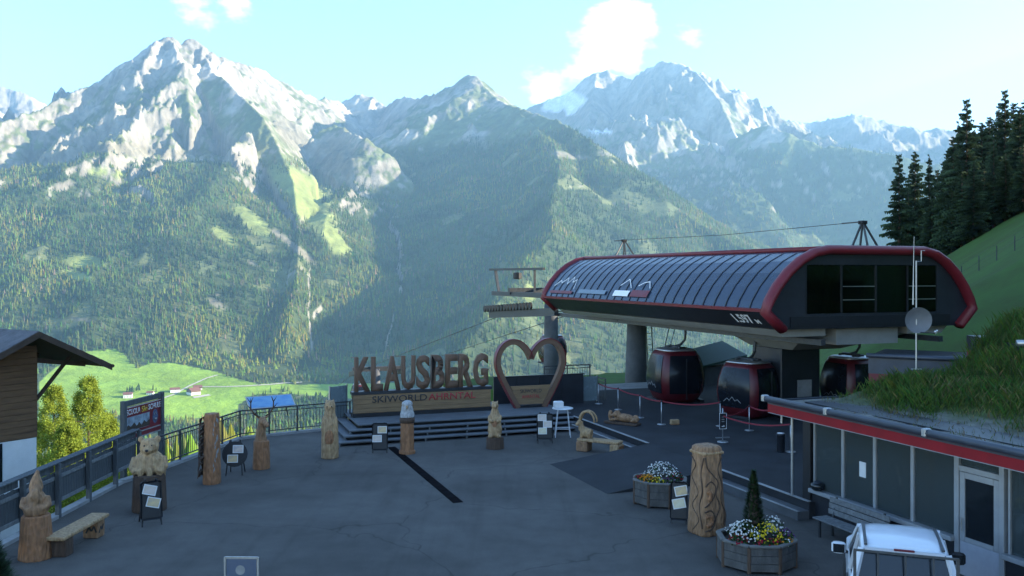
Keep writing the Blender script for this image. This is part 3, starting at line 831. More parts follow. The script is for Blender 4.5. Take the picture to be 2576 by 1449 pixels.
rl = thing('railing', 'dark steel railing with upright bars curving along the left plaza edge', 'railing', (-11.55, 29, 0))
RPTS = [(-11.55, 29.0, 0), (-11.30, 30.45, 0), (-11.03, 31.9, 0), (-10.79, 33.3, 0), (-10.55, 34.7, 0), (-9.6, 35.39, 0), (-8.66, 36.08, 0), (-7.65, 36.7, 0), (-6.75, 37.25, 0)]
for a, b in zip(RPTS[:-1], RPTS[1:]): railing_run(rl, a, b)
for p in RPTS: rpost(rl, p)
rb = thing('railing', 'upright-bar steel railing behind the right end of the parapet', 'railing', ST(16.9, 39.5, 0))
for a, b in ((ST(16.2, 39.6, .9), ST(17.4, 39.6, .9)), (ST(17.4, 39.6, .9), ST(18.6, 39.6, .9)), (ST(18.6, 39.6, .35), ST(18.75, 38.2, .35))): railing_run(rb, a, b, z0=-.25)
for p in (ST(16.2, 39.6, -.2), ST(17.4, 39.6, -.2), ST(18.6, 39.6, -.2)): rpost(rb, p, 2.2)
rpost(rb, ST(18.75, 38.2, .3), 1.15)
# ------------------------------------------------------------------ lift station
M_spanel = mat('smoked station glazing', (.024, .040, .075), .22, .0, var=.2, scale=.5, spec=.4)
M_beige = mat('pale steel beam', (.27, .265, .24), .55, var=.12, scale=1.2)
M_lettw = mat('white vinyl', (.8, .8, .8), .5, var=.03)
def tinted(nm='tinted glass', tc_=(.30, .35, .42), refl_tone=0.0):
    m = bpy.data.materials.new(nm); m.use_nodes = True; t = m.node_tree; N = t.nodes
    for n_ in list(N):
        if n_.type != 'OUTPUT_MATERIAL': N.remove(n_)
    tr = N.new('ShaderNodeBsdfTransparent'); tr.inputs[0].default_value = (*tc_, 1)
    gl = N.new('ShaderNodeBsdfGlossy'); gl.inputs['Roughness'].default_value = .05; gl.inputs['Color'].default_value = (.9, .9, .9, 1)
    fr_ = N.new('ShaderNodeFresnel'); fr_.inputs[0].default_value = 1.45
    mx = N.new('ShaderNodeMixShader'); t.links.new(fr_.outputs[0], mx.inputs[0]); t.links.new(tr.outputs[0], mx.inputs[1]); t.links.new(gl.outputs[0], mx.inputs[2])
    if refl_tone:  # flat diffuse tone painted in for the sky reflected by the panes
        df = N.new('ShaderNodeBsdfDiffuse'); df.inputs[0].default_value = (.10, .125, .13, 1); m3 = N.new('ShaderNodeMixShader'); m3.inputs[0].default_value = refl_tone
        t.links.new(mx.outputs[0], m3.inputs[1]); t.links.new(df.outputs[0], m3.inputs[2]); mx = m3
    t.links.new(mx.outputs[0], N['Material Output'].inputs['Surface'])
    return m
M_tint = tinted()
SCN = 24.5; T0, T1 = 26.5, 48.0
stn = thing('lift_station', 'gondola lift station with curved smoked glass roof and red trim', 'lift station', ST(SCN, T0, 0), RA)
# cross-section, left half, from the top inward edge down (x from the centre, z)
PROF = [(-2.35, 7.30), (-2.95, 7.18), (-3.55, 6.88), (-4.10, 6.45), (-4.55, 5.95), (-4.88, 5.45), (-5.05, 5.06)]
LOW = (-4.30, 4.40)
L_ = T1 - T0
NP = 26
pw_ = (L_ - 1.0) / NP
def strip(prof, y0, y1, th=.03):
    outer = prof; inner = [(x * (1 - th / 5), z - th) for x, z in prof]
    return [[(x, y0, z) for x, z in outer] + [(x, y0, z) for x, z in reversed(inner)], [(x, y1, z) for x, z in outer] + [(x, y1, z) for x, z in reversed(inner)]]
for sd in (1, -1):
    pr = [(x * sd, z) for x, z in PROF]
    me = MB().loft(strip([(x * 1.0, z) for x, z in pr], .02, pw_ - .045)).mesh('roof_panel', False)
    for i in range(NP):
        obj('roof_panel', me, M_spanel, stn, (0, .5 + i * pw_, 0))
    me = MB().loft(strip([(x * 1.006, z + .012) for x, z in pr], -.045, .02, .06)).mesh('rib', False)
    for i in range(1, NP):
        obj('rib', me, M_anth, stn, (0, .5 + i * pw_, 0))
    # red trim below the panels, black fascia below it
    MB().loft([[(sd * 5.08, y, 5.04), (sd * 5.10, y, 5.15), (sd * 5.0, y, 5.17), (sd * 4.95, y, 5.04)] if sd > 0 else [(-5.08, y, 5.04), (-4.95, y, 5.04), (-5.0, y, 5.17), (-5.10, y, 5.15)] for y in (.45, L_ - .45)]).build('trim', M_red, stn)
    MB().loft([[(sd * 5.03, y, 5.035), (sd * 4.32, y, 4.42), (sd * 4.2, y, 4.42), (sd * 4.9, y, 5.035)] for y in (.45, L_ - .45)]).build('fascia', M_anth, stn)
    MB().tube([(sd * 2.45, .3, 7.34), (sd * 2.45, L_ - .3, 7.33)], .10, 10).build('ridge_trim', M_red, stn, True)
MB().box(-2.45, 2.45, .3, L_ - .3, 7.20, 7.30).build('top_deck', M_anth, stn)
def arch(y, r):
    full = [LOW] + list(reversed(PROF))
    path = [(x, y, z) for x, z in full] + [(x, y, z) for x, z in [(-x, z) for x, z in reversed(full)]]
    # rounded arch tube, a bit wider along the axis
    m = MB(); rings = []
    for i, p in enumerate(path):
        a = Vector(path[max(i - 1, 0)]); b = Vector(path[min(i + 1, len(path) - 1)])
        d = (b - a).normalized(); ya = Vector((0, 1, 0)); na = d.cross(ya).normalized()
        rings.append([Vector(p) + na * math.cos(t) * r + ya * math.sin(t) * r * 1.5 for t in [2 * math.pi * k / 10 for k in range(10)]])
    m.loft(rings)
    return m
arch(.28, .175).build('end_arch', M_red, stn, True)
arch(L_ - .28, .16).build('end_arch', M_red, stn, True)
# end walls: dark frame around a glazed bay
full = [LOW] + list(reversed(PROF)); fr = full + [(-x, z) for x, z in reversed(full)]
for y, nm in ((.42, 'end_wall'), (L_ - .45, 'end_wall')):
    inner = [(-3.2, 4.95), (-3.2, 6.75), (3.2, 6.75), (3.2, 4.95)]
    m = MB()
    def pnl(pts): m.loft([[(x, y - .03, z) for x, z in pts], [(x, y + .03, z) for x, z in pts]])
    pnl([(-4.30, 4.40), (4.30, 4.40), (5.0, 4.95), (-5.0, 4.95)])
    pnl([(-5.0, 4.95), (-3.2, 4.95), (-3.2, 6.75), (-3.75, 6.75), (-4.55, 5.95), (-4.88, 5.45)])
    pnl([(5.0, 4.95), (4.88, 5.45), (4.55, 5.95), (3.75, 6.75), (3.2, 6.75), (3.2, 4.95)])
    pnl([(-3.75, 6.75), (3.75, 6.75), (2.95, 7.18), (2.35, 7.28), (-2.35, 7.28), (-2.95, 7.18)])
    m.build(nm, M_anth, stn)
    for k in range(4):
        x0 = -3.2 + k * 1.6
        wdw = MB().box(x0 + .03, x0 + 1.57, y + .0, y + .012, 4.97, 6.73).build('window', M_tint, stn)
        MB().box(x0 - .03, x0 + .03, y - .04, y + .04, 4.955, 6.745).build('mullion', M_black, stn)
        if k in (1, 3):
            for zz in (5.45, 5.95): MB().bar((x0 + .05, y - .05, zz), (x0 + 1.5, y - .05, zz), .025).build('guard_rail', M_steel, wdw)
    MB().box(-3.9, 3.9, y - .07, y - .032, 4.48, 4.86).build('apron', M_black, stn)
# supporting structure
MB().box(-4.2, 4.2, .5, L_ - .5, 4.40, 4.46).build('floor_deck', M_black, stn)
for yy in (2.2, 6.0, 11.0, 16.0):
    for x in (-3.1, -1.2, .9, 2.6): MB().bar((x, yy, 4.46), (x + .75, yy + .4, 7.2), .13).build('inner_strut', M_black, stn)
MB().cbox(-2.2, 2.2, 7.0, 15.0, 4.47, 5.5, .05).build('machinery', M_anth, stn)
MB().loft([[(-1.5, .8, 4.35), (1.5, .8, 4.35), (1.5, .8, 3.75), (-1.5, .8, 3.75)], [(-1.5, L_ - 1, 4.35), (1.5, L_ - 1, 4.35), (1.5, L_ - 1, 3.95), (-1.5, L_ - 1, 3.95)]]).build('main_beam', M_beige, stn)
for sd in (-1, 1):
    MB().loft([[(sd * 4.25, .8, 4.38), (sd * 2.0, .8, 4.38), (sd * 2.0, .8, 4.10), (sd * 3.9, .8, 4.10)], [(sd * 4.25, L_ - .8, 4.38), (sd * 2.0, L_ - .8, 4.38), (sd * 2.0, L_ - .8, 4.15), (sd * 3.9, L_ - .8, 4.15)]]).build('soffit', M_beige, stn)
    MB().box(sd * 2.75 - .1, sd * 2.75 + .1, .0, L_ + 8, 3.82, 4.02).build('track_rail', M_rail, stn)
    for yy in (4.0, 10.0, 16.0):
        MB().bar((sd * 2.75, yy, 4.0), (sd * 1.2, yy + .5, 4.3), .12).bar((sd * 2.75, yy, 3.9), (sd * 3.5, yy + 1.0, 4.3), .07).build('bracket', M_rail, stn)
MB().loft([[(-2.6, 1.2, 4.1), (2.6, 1.2, 4.1), (2.6, 7.0, 4.1), (-2.6, 7.0, 4.1)], [(-1.5, 3.4, 3.35), (.9, 3.4, 3.35), (.9, 6.2, 3.35), (-1.5, 6.2, 3.35)]]).build('drive_hood', M_beige, stn)
MB().cbox(-1.35, .62, 4.3, 6.3, PL, 3.35, .04).build('drive_column', M_anth, stn)
MB().box(-.55, .15, 4.26, 4.29, 1.3, 2.0).build('notice', M_conc, stn)
MB().lathe([(.72, -1.2), (.62, 1.0), (.50, 4.3)], 20, (0, 19.4)).build('rear_column', M_concd, stn, True)
lad = MB()
for x in (.62, .98): lad.bar((x, 19.0, -.4), (x - .25, 19.0, 4.3), .05)
for k in range(14): 
    z = -.2 + k * .32; lad.bar((.62 - .25 * (z + .4) / 4.7, 19.0, z), (.98 - .25 * (z + .4) / 4.7, 19.0, z), .03)
lad.build('ladder', M_steel, stn)
MB().bar((.75, 18.6, -.3), (1.9, 18.6, 4.2), .06).bar((1.05, 18.6, -.3), (2.3, 18.6, 4.2), .05).build('stair_stringer', M_steel, stn)
# height lettering on the black fascia, near end
sl_ang = math.atan2(5.03 - 4.32, 5.035 - 4.42)
def fascia_M(sd=-1):
    # local frame: x runs towards -y of the station (reads left to right from outside), facing outward and down
    return Matrix(((0, 0, 0, 0),) * 4)
def on_fascia(txt, y, h, mt, wd=None, zc=4.74):
    me = text_mesh(txt, 1.0, 0, .03); lo, hi = mesh_bounds(me)
    s_ = h / (hi[1] - lo[1]); sx = wd / (hi[0] - lo[0]) if wd else s_
    me.transform(Matrix.Diagonal((sx, s_, 1, 1)) @ Matrix.Translation((-(lo[0] + hi[0]) / 2, -(lo[1] + hi[1]) / 2, 0)))
    up = Vector((-.71, 0, .615)).normalized(); rt = Vector((0, -1, 0)); nn = rt.cross(up).normalized()
    me.transform(Matrix(((rt.x, up.x, nn.x, 0), (rt.y, up.y, nn.y, 0), (rt.z, up.z, nn.z, 0), (0, 0, 0, 1))))
    f = (zc - 4.42) / (5.035 - 4.42); x = -4.32 - f * .71
    return obj('lettering', me, mt, stn, Vector((x, y, zc)) + nn * .012)
on_fascia('1.597', 2.15, .52, M_lettw, 1.15)
on_fascia('M', 1.32, .26, M_lettw, .26, 4.66)
# printed marks on the far panels: a mountain line, two lines of lettering, a red field
def prof_at(z):
    for (x0, z0), (x1, z1) in zip(PROF[:-1], PROF[1:]):
        if z1 <= z <= z0:
            f = (z - z1) / (z0 - z1); return x1 + (x0 - x1) * f
    return -5.05
def on_panel(pts, w, mt, nm='mark'):
    """thin line in (y, z) laid just above the glazing"""
    m = MB()
    P = [Vector((prof_at(z) * 1.012 - .012, y, z + .012)) for y, z in pts]
    for a, b in zip(P[:-1], P[1:]): m.bar(a, b, w, .01, up=(-1, 0, .5))
    return m.build(nm, mt, stn)
def field_panel(y0, y1, z0, z1, mt, nm='mark'):
    m = MB(); rings = []
    for k in range(5):
        z = z0 + (z1 - z0) * k / 4; x = prof_at(z) * 1.012 - .010
        rings.append([(x, y0, z + .01), (x, y1, z + .01), (x + .006, y1, z + .004), (x + .006, y0, z + .004)])
    return m.loft(rings).build(nm, mt, stn)
M_faint = mat('faded vinyl', (.16, .21, .26), .4, var=.1)
on_panel([(20.2, 5.75), (19.7, 6.05), (19.4, 5.9), (19.0, 6.2), (18.6, 5.85), (18.3, 6.25), (18.0, 5.95), (17.7, 6.1), (17.4, 5.6)], .045, M_lettw)
on_panel([(12.2, 5.85), (11.7, 6.15), (11.4, 6.0), (11.0, 5.75)], .04, M_lettw)
on_panel([(10.4, 5.85), (10.0, 6.0), (9.6, 6.05), (9.2, 5.75)], .04, M_lettw)
field_panel(10.95, 12.5, 5.36, 5.62, M_lettw)
field_panel(9.1, 10.75, 5.36, 5.66, M_redd)
field_panel(13.4, 16.6, 5.40, 5.60, M_faint)
field_panel(17.4, 20.4, 5.35, 5.5, M_redd)

# the hill side of the shell is a little narrower
seen = set()
for o_ in list(stn.children) + [c_ for o2 in stn.children for c_ in o2.children]:
    if o_.data is None or o_.data.name in seen or o_.name.startswith(('rear', 'ladder', 'stair', 'lettering', 'track', 'bracket')): continue
    seen.add(o_.data.name); k_ = np.empty(len(o_.data.vertices) * 3); o_.data.vertices.foreach_get('co', k_); k_ = k_.reshape(-1, 3)
    k_[:, 0] = np.where(k_[:, 0] > .7, .7 + (k_[:, 0] - .7) * .90, k_[:, 0]); o_.data.vertices.foreach_set('co', k_.ravel()); o_.data.update()
# cabins
M_cab = mat('cabin red', (.085, .007, .011), .38, var=.15, scale=2)
M_cabd = mat('cabin dark glass', (.008, .010, .014), .2, var=.1, spec=.3)
def make_cabin():
    r = thing('gondola_cabin', 'cabin', 'gondola', (0, 0, 0))
    # rounded barrel body: sections along z
    secs = [(.0, .70, .62), (.10, .86, .78), (.45, 1.06, .95), (1.0, 1.15, 1.02), (1.55, 1.08, .96), (2.0, .92, .84), (2.2, .78, .72)]
    def ring(z, hx, hy, n=28, p=3.6):
        out = []
        for k in range(n):
            t = 2 * math.pi * k / n; c, s = math.cos(t), math.sin(t)
            out.append((hx * math.copysign(abs(c) ** (2 / p), c), hy * math.copysign(abs(s) ** (2 / p), s), z))
        return out
    MB().loft([ring(z, a, b) for z, a, b in secs]).build('body', M_cab, r, True)
    # glazing a little proud of the body, one pane on each side, framed by the red body at the corners
    for ax, sg_ in (('x', 1), ('x', -1), ('y', 1), ('y', -1)):
        rows = []
        for z, a, b in [(.42, 1.055, .945), (.7, 1.115, .99), (1.0, 1.15, 1.02), (1.3, 1.135, 1.005), (1.6, 1.075, .955), (1.9, .965, .87), (2.02, .91, .825)]:
            w = .80 if ax == 'y' else .70
            sc = (a / 1.15) if ax == 'y' else (b / 1.02)
            row = []
            for k in range(7):
                q_ = -w * sc + 2 * w * sc * k / 6
                e = (1 - abs(q_ / (a if ax == 'y' else b)) ** 3.6) ** (1 / 3.6)
                row.append(((q_, sg_ * (b * e + .012), z) if ax == 'y' else (sg_ * (a * e + .012), q_, z)))
            rows.append(row)
        m = MB()
        m.loft(rows, False, False, False)
        g = m.build('window', M_cabd, r, True)
        if ax == 'y':
            mm = MB(); pts = [(-.42, .62), (-.25, .75), (-.12, .68), (.02, .84), (.16, .68), (.28, .76), (.45, .62)]
            for p0, p1 in zip(pts[:-1], pts[1:]):
                yy = sg_ * 1.015; mm.bar((p0[0], yy, p0[1] + .02), (p1[0], yy, p1[1] + .02), .018, .012, up=(0, 1, 0))
            mm.build('mark', M_conc, g)
        else:
            MB().box(sg_ * 1.16 - .02, sg_ * 1.16 + .02, -.02, .02, .2, 1.9).build('door_edge', M_black, g)
    MB().loft([ring(2.2, .82, .76), ring(2.27, .70, .64), ring(2.30, .3, .3)]).build('roof', M_steel, r, True)
    MB().cbox(-.75, .75, -.95, -.78, -.02, .10, .02).cbox(-.75, .75, .78, .95, -.02, .10, .02).build('ski_rack', M_black, r)
    hg = MB()
    hg.tube([(-.5, 0, 2.33), (.5, 0, 2.33)], .07, 8).tube([(-.4, -.28, 2.32), (-.4, .28, 2.32)], .045, 6).tube([(.4, -.28, 2.32), (.4, .28, 2.32)], .045, 6)
    hg.tube([(0, .0, 2.36), (0, -.25, 2.42), (0, -.42, 2.62), (0, -.46, 2.95), (0, -.40, 3.35), (0, -.1, 3.55), (0, 0, 3.6)], .055, 8)
    hg.build('hanger', M_rail, r, True)
    MB().cbox(-.30, .30, -.10, .10, 3.52, 3.70, .02).build('grip', M_black, r)
    return r
cab0 = make_cabin()
CABS = [(21.75, 36.9, .45, 'dark red gondola cabin hanging free in front of the tapered column'), (22.25, 31.8, .45, 'gondola cabin nearest the plaza, its pale side panes beside the dark drive column'),
        (27.25, 31.4, .45, 'gondola cabin half hidden behind the grass roof'), (27.9, 66.5, -.75, 'small far gondola cabin seen through the heart frame'),
        (22.0, 119, -10.5, 'tiny red and white gondola cabin behind the first letters')]
for i, (s, t, z, lab) in enumerate(CABS):
    o = cab0 if i == 0 else copy_tree(cab0)
    o.location = ST(s, t, z + .02); o.rotation_euler = (0, 0, RA + math.pi / 2 + (-.13, .30, 0, 0, 0)[i])
    o.scale = ((1.15, 1.15, 1.08), (1.02, 1.02, 1.02), (1.05, 1.05, 1.05), (1, 1, 1), (1, 1, 1))[i]
    tag(o, lab, 'gondola', 'cabins of the gondola lift')
# line equipment beyond the far end: portal beams, sheave train, column
pt = thing('lift_portal', 'dark steel portal with rows of wheels beyond the station end', 'lift tower', ST(SCN, 58.6, -3), RA)
MB().lathe([(.62, -1.5), (.52, 4), (.46, 8.2)], 18).build('column', M_concd, pt, True)
MB().box(-3.2, 3.2, -.2, .2, 8.0, 8.45).build('crossarm', M_rail, pt)
for sd in (-1, 1):
    MB().bar((sd * 3.0, -8, 7.1), (sd * 3.0, 4.5, 6.4), .28, .5).build('girder', M_rail, pt)
    MB().bar((sd * 3.0, -6, 9.75), (sd * 3.0, 4.6, 9.75), .16, .16).build('walkway_rail', M_rail, pt)
    MB().bar((sd * 3.0, 3.4, 9.7), (sd * 3.0, 2.6, 8.0), .18).bar((sd * 3.0, -4.4, 9.7), (sd * 3.0, -4.4, 8.0), .12).build('strut', M_rail, pt)
    MB().bar((sd * 3.0, -6, 8.05), (sd * 3.0, 4.0, 8.0), .2, .32).build('walkway', M_rail, pt)
    wm = MB().lathe([(.14, -.06), (.24, -.06), (.24, .06), (.14, .06)], 14, M=Matrix.Rotation(math.pi / 2, 4, 'Y')).mesh('sheave', False)
    for k in range(16):
        obj('sheave', wm, M_black, pt, (sd * 3.0 + .35 * sd, -4.5 + k * .62, 7.35 - k * .035))
MB().lathe([(.05, -.25), (.3, -.2), (.3, .2), (.05, .25)], 12, (-3.0, -1.2), Matrix.Translation((0, 0, 9.3))).build('floodlight', M_black, pt)
py = thing('lift_pylon', 'far lift pylon with wheel arms behind the first letters', 'lift tower', ST(24.8, 121, -22), RA)
MB().tube([(0, 0, 0), (0, 0, 15.5)], [.7, .45], 12).build('mast', M_concd, py, True)
MB().box(-3.3, 3.3, -.25, .25, 15.2, 15.8).build('crossarm', M_rail, py)
for sd in (-1, 1):
    MB().bar((sd * 3.1, -2.6, 15.4), (sd * 3.1, 2.6, 14.6), .5, .6).build('wheel_arm', M_rail, py)
    MB().bar((sd * 3.1, -1.8, 17.2), (sd * 3.1, -1.0, 15.6), .12).bar((sd * 3.1, -2.4, 17.2), (sd * 3.1, 2.0, 17.0), .14).build('frame', M_rail, py)
# haul ropes
for s_, lab in ((21.75, 'haul rope on the plaza side of the lift'), (27.3, 'haul rope on the hill side of the lift')):
    tag(MB().tube([ST(s_, 45, 4.2), ST(s_, 58, 4.0), ST(s_, 121, -6.9), ST(s_, 300, -52)], .03, 5).build('haul_rope', M_rail), lab, 'rope', 'haul ropes of the lift')
# frames on the station roof and the line between them
def tripod(t, lab, k=1.0):
    o = thing('roof_tripod', lab, 'frame', ST(SCN, t, 7.30), RA)
    for dx, dy in ((-.75, -.2), (-.08, -.4), (.12, .3), (.75, -.1)):
        MB().bar((dx * k, dy * k, 0), (dx * .06, dy * .06, 1.08 * k), .06).build('leg', M_rail, o)
    MB().cbox(-.14, .14, -.12, .12, 1.02 * k, 1.16 * k, .02).build('head', M_black, o)
    MB().bar((-.2, 0, 1.1 * k), (-.12, 1.0, 1.1 * k), .05).build('arm', M_rail, o)
    return o
tripod(27.6, 'four-legged black frame on the near end of the station roof')
tripod(47.4, 'four-legged black frame on the far end of the station roof')
tag(MB().tube([ST(SCN, 27.6, 8.42), ST(SCN, 37, 8.3), ST(SCN, 47.4, 8.42)], .012, 4).build('wire', M_rail), 'thin wire strung along the station roof between the frames', 'wire')
tag(MB().cbox(-.9, .9, -.4, .4, 0, .09, .01).build('roof_hatch', M_rail, None, loc=ST(22.9, 28.2, 7.305), rot=(0, 0, RA)), 'flat dark hatch on the station roof beside the near frame', 'hatch')
# small green-roofed shelter behind the cabins
shd = thing('shelter', 'low shelter with a dark green roof behind the hanging cabin', 'shelter', ST(27.3, 42.6, -.3), RA)
MB().box(-1.1, 1.3, -.9, .9, 0, 1.7).build('wall', M_concd, shd)
MB().loft([[(-1.5, -1.2, 1.65), (1.6, -1.2, 2.15), (1.6, 1.2, 2.15), (-1.5, 1.2, 1.65)], [(-1.5, -1.2, 1.75), (1.6, -1.2, 2.3), (1.6, 1.2, 2.9), (-1.5, 1.2, 2.3)]]).build('roof', mat('green roofing', (.03, .07, .055), .6, var=.2), shd)
# ------------------------------------------------------------------ ticket building on the right
M_alu = mat('grey aluminium frame', (.30, .315, .33), .5, .2, var=.1, scale=2)
M_pane2 = tinted('office glazing', (.55, .64, .66), .38)
M_gutter = mat('zinc gutter', (.055, .065, .085), .45, .4, var=.15, scale=2)
M_fred = mat('fascia red', (.22, .008, .014), .6, var=.14, scale=1.5, spec=.25)
M_gravel = mat('roof gravel', (.17, .165, .15), .95, var=.35, scale=9, bump=.8, bscale=30)
M_plaster = mat('white plaster', (.62, .64, .66), .9, var=.06, scale=2, bump=.15, bscale=20)
M_doorp = mat('door panel grey', (.33, .35, .40), .5, var=.06)
bd = thing('ticket_building', 'flat-roofed ticket building with red fascia and glass front on the right', 'building', ST(15.5, 0, 0), RA)
WT = [19.3, 18.2, 17.1, 15.92, 14.7]
MB().box(.0, 15, 3, 19.62, 2.74, 3.02).box(.30, 15, 3, 19.35, -.05, .06).box(14.7, 15, 3, 19.35, .70, 2.74).box(.30, 15, 19.0, 19.35, .70, 2.74).build('wall', M_anth, bd)
MB().box(.02, .29, 14.75, 19.36, -.05, .68).build('parapet', M_anth, bd)
MB().box(.02, .29, 3, 13.45, -.05, .68).build('parapet', M_anth, bd)
MB().cbox(-.04, .30, 19.36, 19.66, -.05, 2.735, .01).build('corner_post', M_black, bd)
MB().cbox(-.10, .24, 14.72, 19.37, .684, .79, .01).build('sill', M_alu, bd)
MB().cbox(-.10, .24, 3, 13.48, .684, .79, .01).build('sill', M_alu, bd)
MB().box(.02, .12, 14.72, 19.36, 2.66, 2.735).build('head_rail', M_alu, bd)
for i in range(4):
    a, b = WT[i + 1], WT[i]
    w_ = MB().box(.07, .085, a + .05, b - .05, .80, 2.655).build('window', M_pane2, bd)
    MB().cbox(.02, .12, a - .005, a + .045, .792, 2.655, .006).build('frame', M_alu, w_)
    MB().cbox(.02, .12, b - .045, b - .0, .792, 2.655, .006).build('frame', M_alu, w_)
    if i == 1: MB().box(.055, .066, 17.42, 17.64, 1.45, 1.82).build('notice', M_white, w_)
    if i == 2: MB().box(.2, .24, 16.2, 16.9, 1.0, 1.6).build('blind', M_alu, w_)
for k in range(4):
    b = 13.4 - k * 1.2; a = b - 1.15
    w_ = MB().box(.07, .085, a + .05, b - .05, .80, 2.655).build('window', M_pane2, bd)
    MB().cbox(.02, .12, a - .005, a + .045, .792, 2.655, .006).cbox(.02, .12, b - .05, b, .792, 2.655, .006).build('frame', M_alu, w_)
    if k == 0:
        for z in (1.05, 1.3): MB().box(.055, .066, 12.75, 13.05, z, z + .2).build('notice', M_conc, w_)
MB().box(4.6, 4.7, 3, 19.0, .06, 2.735).build('inner_wall', M_plaster, bd)
MB().cbox(1.6, 2.2, 14.9, 18.6, .06, 1.05, .02).build('counter', M_board, bd)
MB().cbox(1.5, 2.3, 14.8, 18.7, 1.052, 1.10, .01).build('counter_top', M_alu, bd)
for k in range(3): MB().cbox(4.1, 4.58, 13.0 + k * 2.0, 14.6 + k * 2.0, .06, 2.0 + .2 * (k % 2), .02).build('cupboard', M_fencel, bd)
for k in range(4): MB().box(1.75, 2.0, 15.3 + k * .8, 15.62 + k * .8, 1.12, 1.42).build('monitor', M_black, bd)
MB().cbox(.5, .9, 17.3, 18.1, .07, .55, .02).build('chair', M_redd, bd)
# door
MB().cbox(.0, .14, 14.60, 14.72, 0, 2.735, .008).cbox(.0, .14, 13.48, 13.60, 0, 2.735, .008).cbox(.01, .13, 13.60, 14.60, 2.22, 2.34, .008).build('door_frame', M_alu, bd)
MB().box(.07, .085, 13.6, 14.6, 2.345, 2.735).build('transom_pane', M_pane2, bd)
dr_ = MB().box(.03, .08, 13.61, 14.59, .02, .74).build('door', M_doorp, bd)
MB().cbox(.02, .09, 13.61, 13.74, .745, 2.21, .006).cbox(.02, .09, 14.46, 14.59, .745, 2.21, .006).cbox(.02, .09, 13.742, 14.458, 2.08, 2.21, .006).cbox(.02, .09, 13.742, 14.458, .745, .84, .006).build('door_leaf_frame', M_alu, dr_)
MB().box(.05, .06, 13.74, 14.46, .84, 2.08).build('door_pane', M_glass, dr_)
MB().tube([(-.03, 14.5, .95), (-.03, 14.5, 1.25)], .015, 6).build('handle', M_steel, dr_)
# roof with red fascia and gutter
MB().box(-.86, 15.4, 2.4, 19.95, 2.76, 2.98).build('roof_slab', M_gravel, bd)
MB().box(-.90, -.863, 2.4, 19.95, 2.74, 2.955).box(-.90, 15.4, 19.953, 19.99, 2.74, 2.955).build('fascia', M_fred, bd)
MB().box(-.905, -.862, 2.4, 19.96, 2.957, 3.06).box(-.90, 15.4, 19.953, 19.995, 2.957, 3.06).build('fascia_flashing', M_gutter, bd)
gr_ = MB()
rings = []
for y in (2.4, 20.02):
    rings.append([(-.98 + .085 * math.cos(t), y, 3.10 + .085 * math.sin(t)) for t in [math.pi * 2 * k / 12 for k in range(12)]])
gr_.loft(rings).build('gutter', M_gutter, bd, True)
for y in (17.55, 14.5, 11.4, 20.0): MB().cbox(-1.075, -.885, y - .06, y + .06, 3.02, 3.196, .02).build('gutter_clip', M_steel, bd)
MB().box(-.912, -.898, 2.4, 19.97, 2.725, 2.738).build('drip_edge', M_alu, bd)
MB().tube([(-.6, 19.8, 2.7), (-.6, 19.8, 2.45)], .03, 8).build('spout', M_steel, bd)
MB().tube([(-.15, 19.95, 2.72), (-.15, 19.95, PL)], .035, 8).build('downpipe', M_steel, bd)
# grass roof: a mounded bed, then gravel towards the eaves
rs, rt = np.meshgrid(np.linspace(-.8, 15.3, 90), np.linspace(2.5, 19.9, 90))
edge = np.minimum(rs + .8, 19.9 - rt)
rz = 3.0 + .06 * fbm(rs * 1.5, rt * 1.5, 3, 3) + .45 * sstep(.5, 3.0, rs) + 1.5 * sstep(3.9, 7.0, rs + .4 * fbm(rs, rt, 2, 6)) + .10 * np.clip(rs - 6, 0, 9)
rz = np.where(edge < .35, 3.02, rz)
iq = np.arange(90 * 90).reshape(90, 90); q = np.stack([iq[:-1, :-1], iq[:-1, 1:], iq[1:, 1:], iq[1:, :-1]], -1).reshape(-1, 4)
gm = sstep(.4, 2.0, rs + .8 * fbm(rs, rt, 4, 14))[..., None]
rc = np.array((.15, .145, .13)) * (1 - gm) * (1 + .3 * fbm(rs * 6, rt * 6, 3, 2)[..., None]) + np.array((.055, .075, .02)) * gm
M_roofbed = mat_attr('roof bed', .95, 3.0, .4, spec=.1)
obj('roof_bed', fast_mesh('roof_bed', np.stack([rs, rt, rz], -1).reshape(-1, 3), q, M_roofbed, True, rc.reshape(-1, 3)), None, bd)
def blades(xs, ys, zs, hts, cols, wid=.012, lean=.45, seed=1):
    """two-triangle bent grass blades"""
    r = np.random.default_rng(seed); n = len(xs)
    a = r.uniform(0, 6.28, n); ln = r.uniform(.1, lean, n) * hts; w = wid * r.uniform(.6, 1.5, n)
    dx, dy = np.cos(a), np.sin(a); sx, sy = -dy, dx
    p0 = np.stack([xs - sx * w, ys - sy * w, zs], -1); p1 = np.stack([xs + sx * w, ys + sy * w, zs], -1)
    p2 = np.stack([xs + dx * ln * .4 + sx * w * .7, ys + dy * ln * .4 + sy * w * .7, zs + hts * .6], -1)
    p3 = np.stack([xs + dx * ln, ys + dy * ln, zs + hts], -1)
    V = np.stack([p0, p1, p2, p3], 1).reshape(-1, 3)
    k = np.arange(n)[:, None, None] * 4; Fc = (np.array([[0, 1, 2], [0, 2, 3]])[None] + k).reshape(-1, 3)
    return V, Fc, np.repeat(cols, 4, 0)
M_blade = mat_attr('grass blades', .85, .8, .35, trans=.3, spec=.1)
n = 120000
xs = RNG.uniform(-.4, 15, n); ys = RNG.uniform(3, 19.75, n)
den = sstep(.5, 2.2, xs + .9 * fbm(xs * .9, ys * .9, 3, 15)); ok = RNG.random(n) < den * (.55 + .45 * (fbm(xs * .7, ys * .7, 3, 25) > -.1)) + .12
xs, ys = xs[ok], ys[ok]
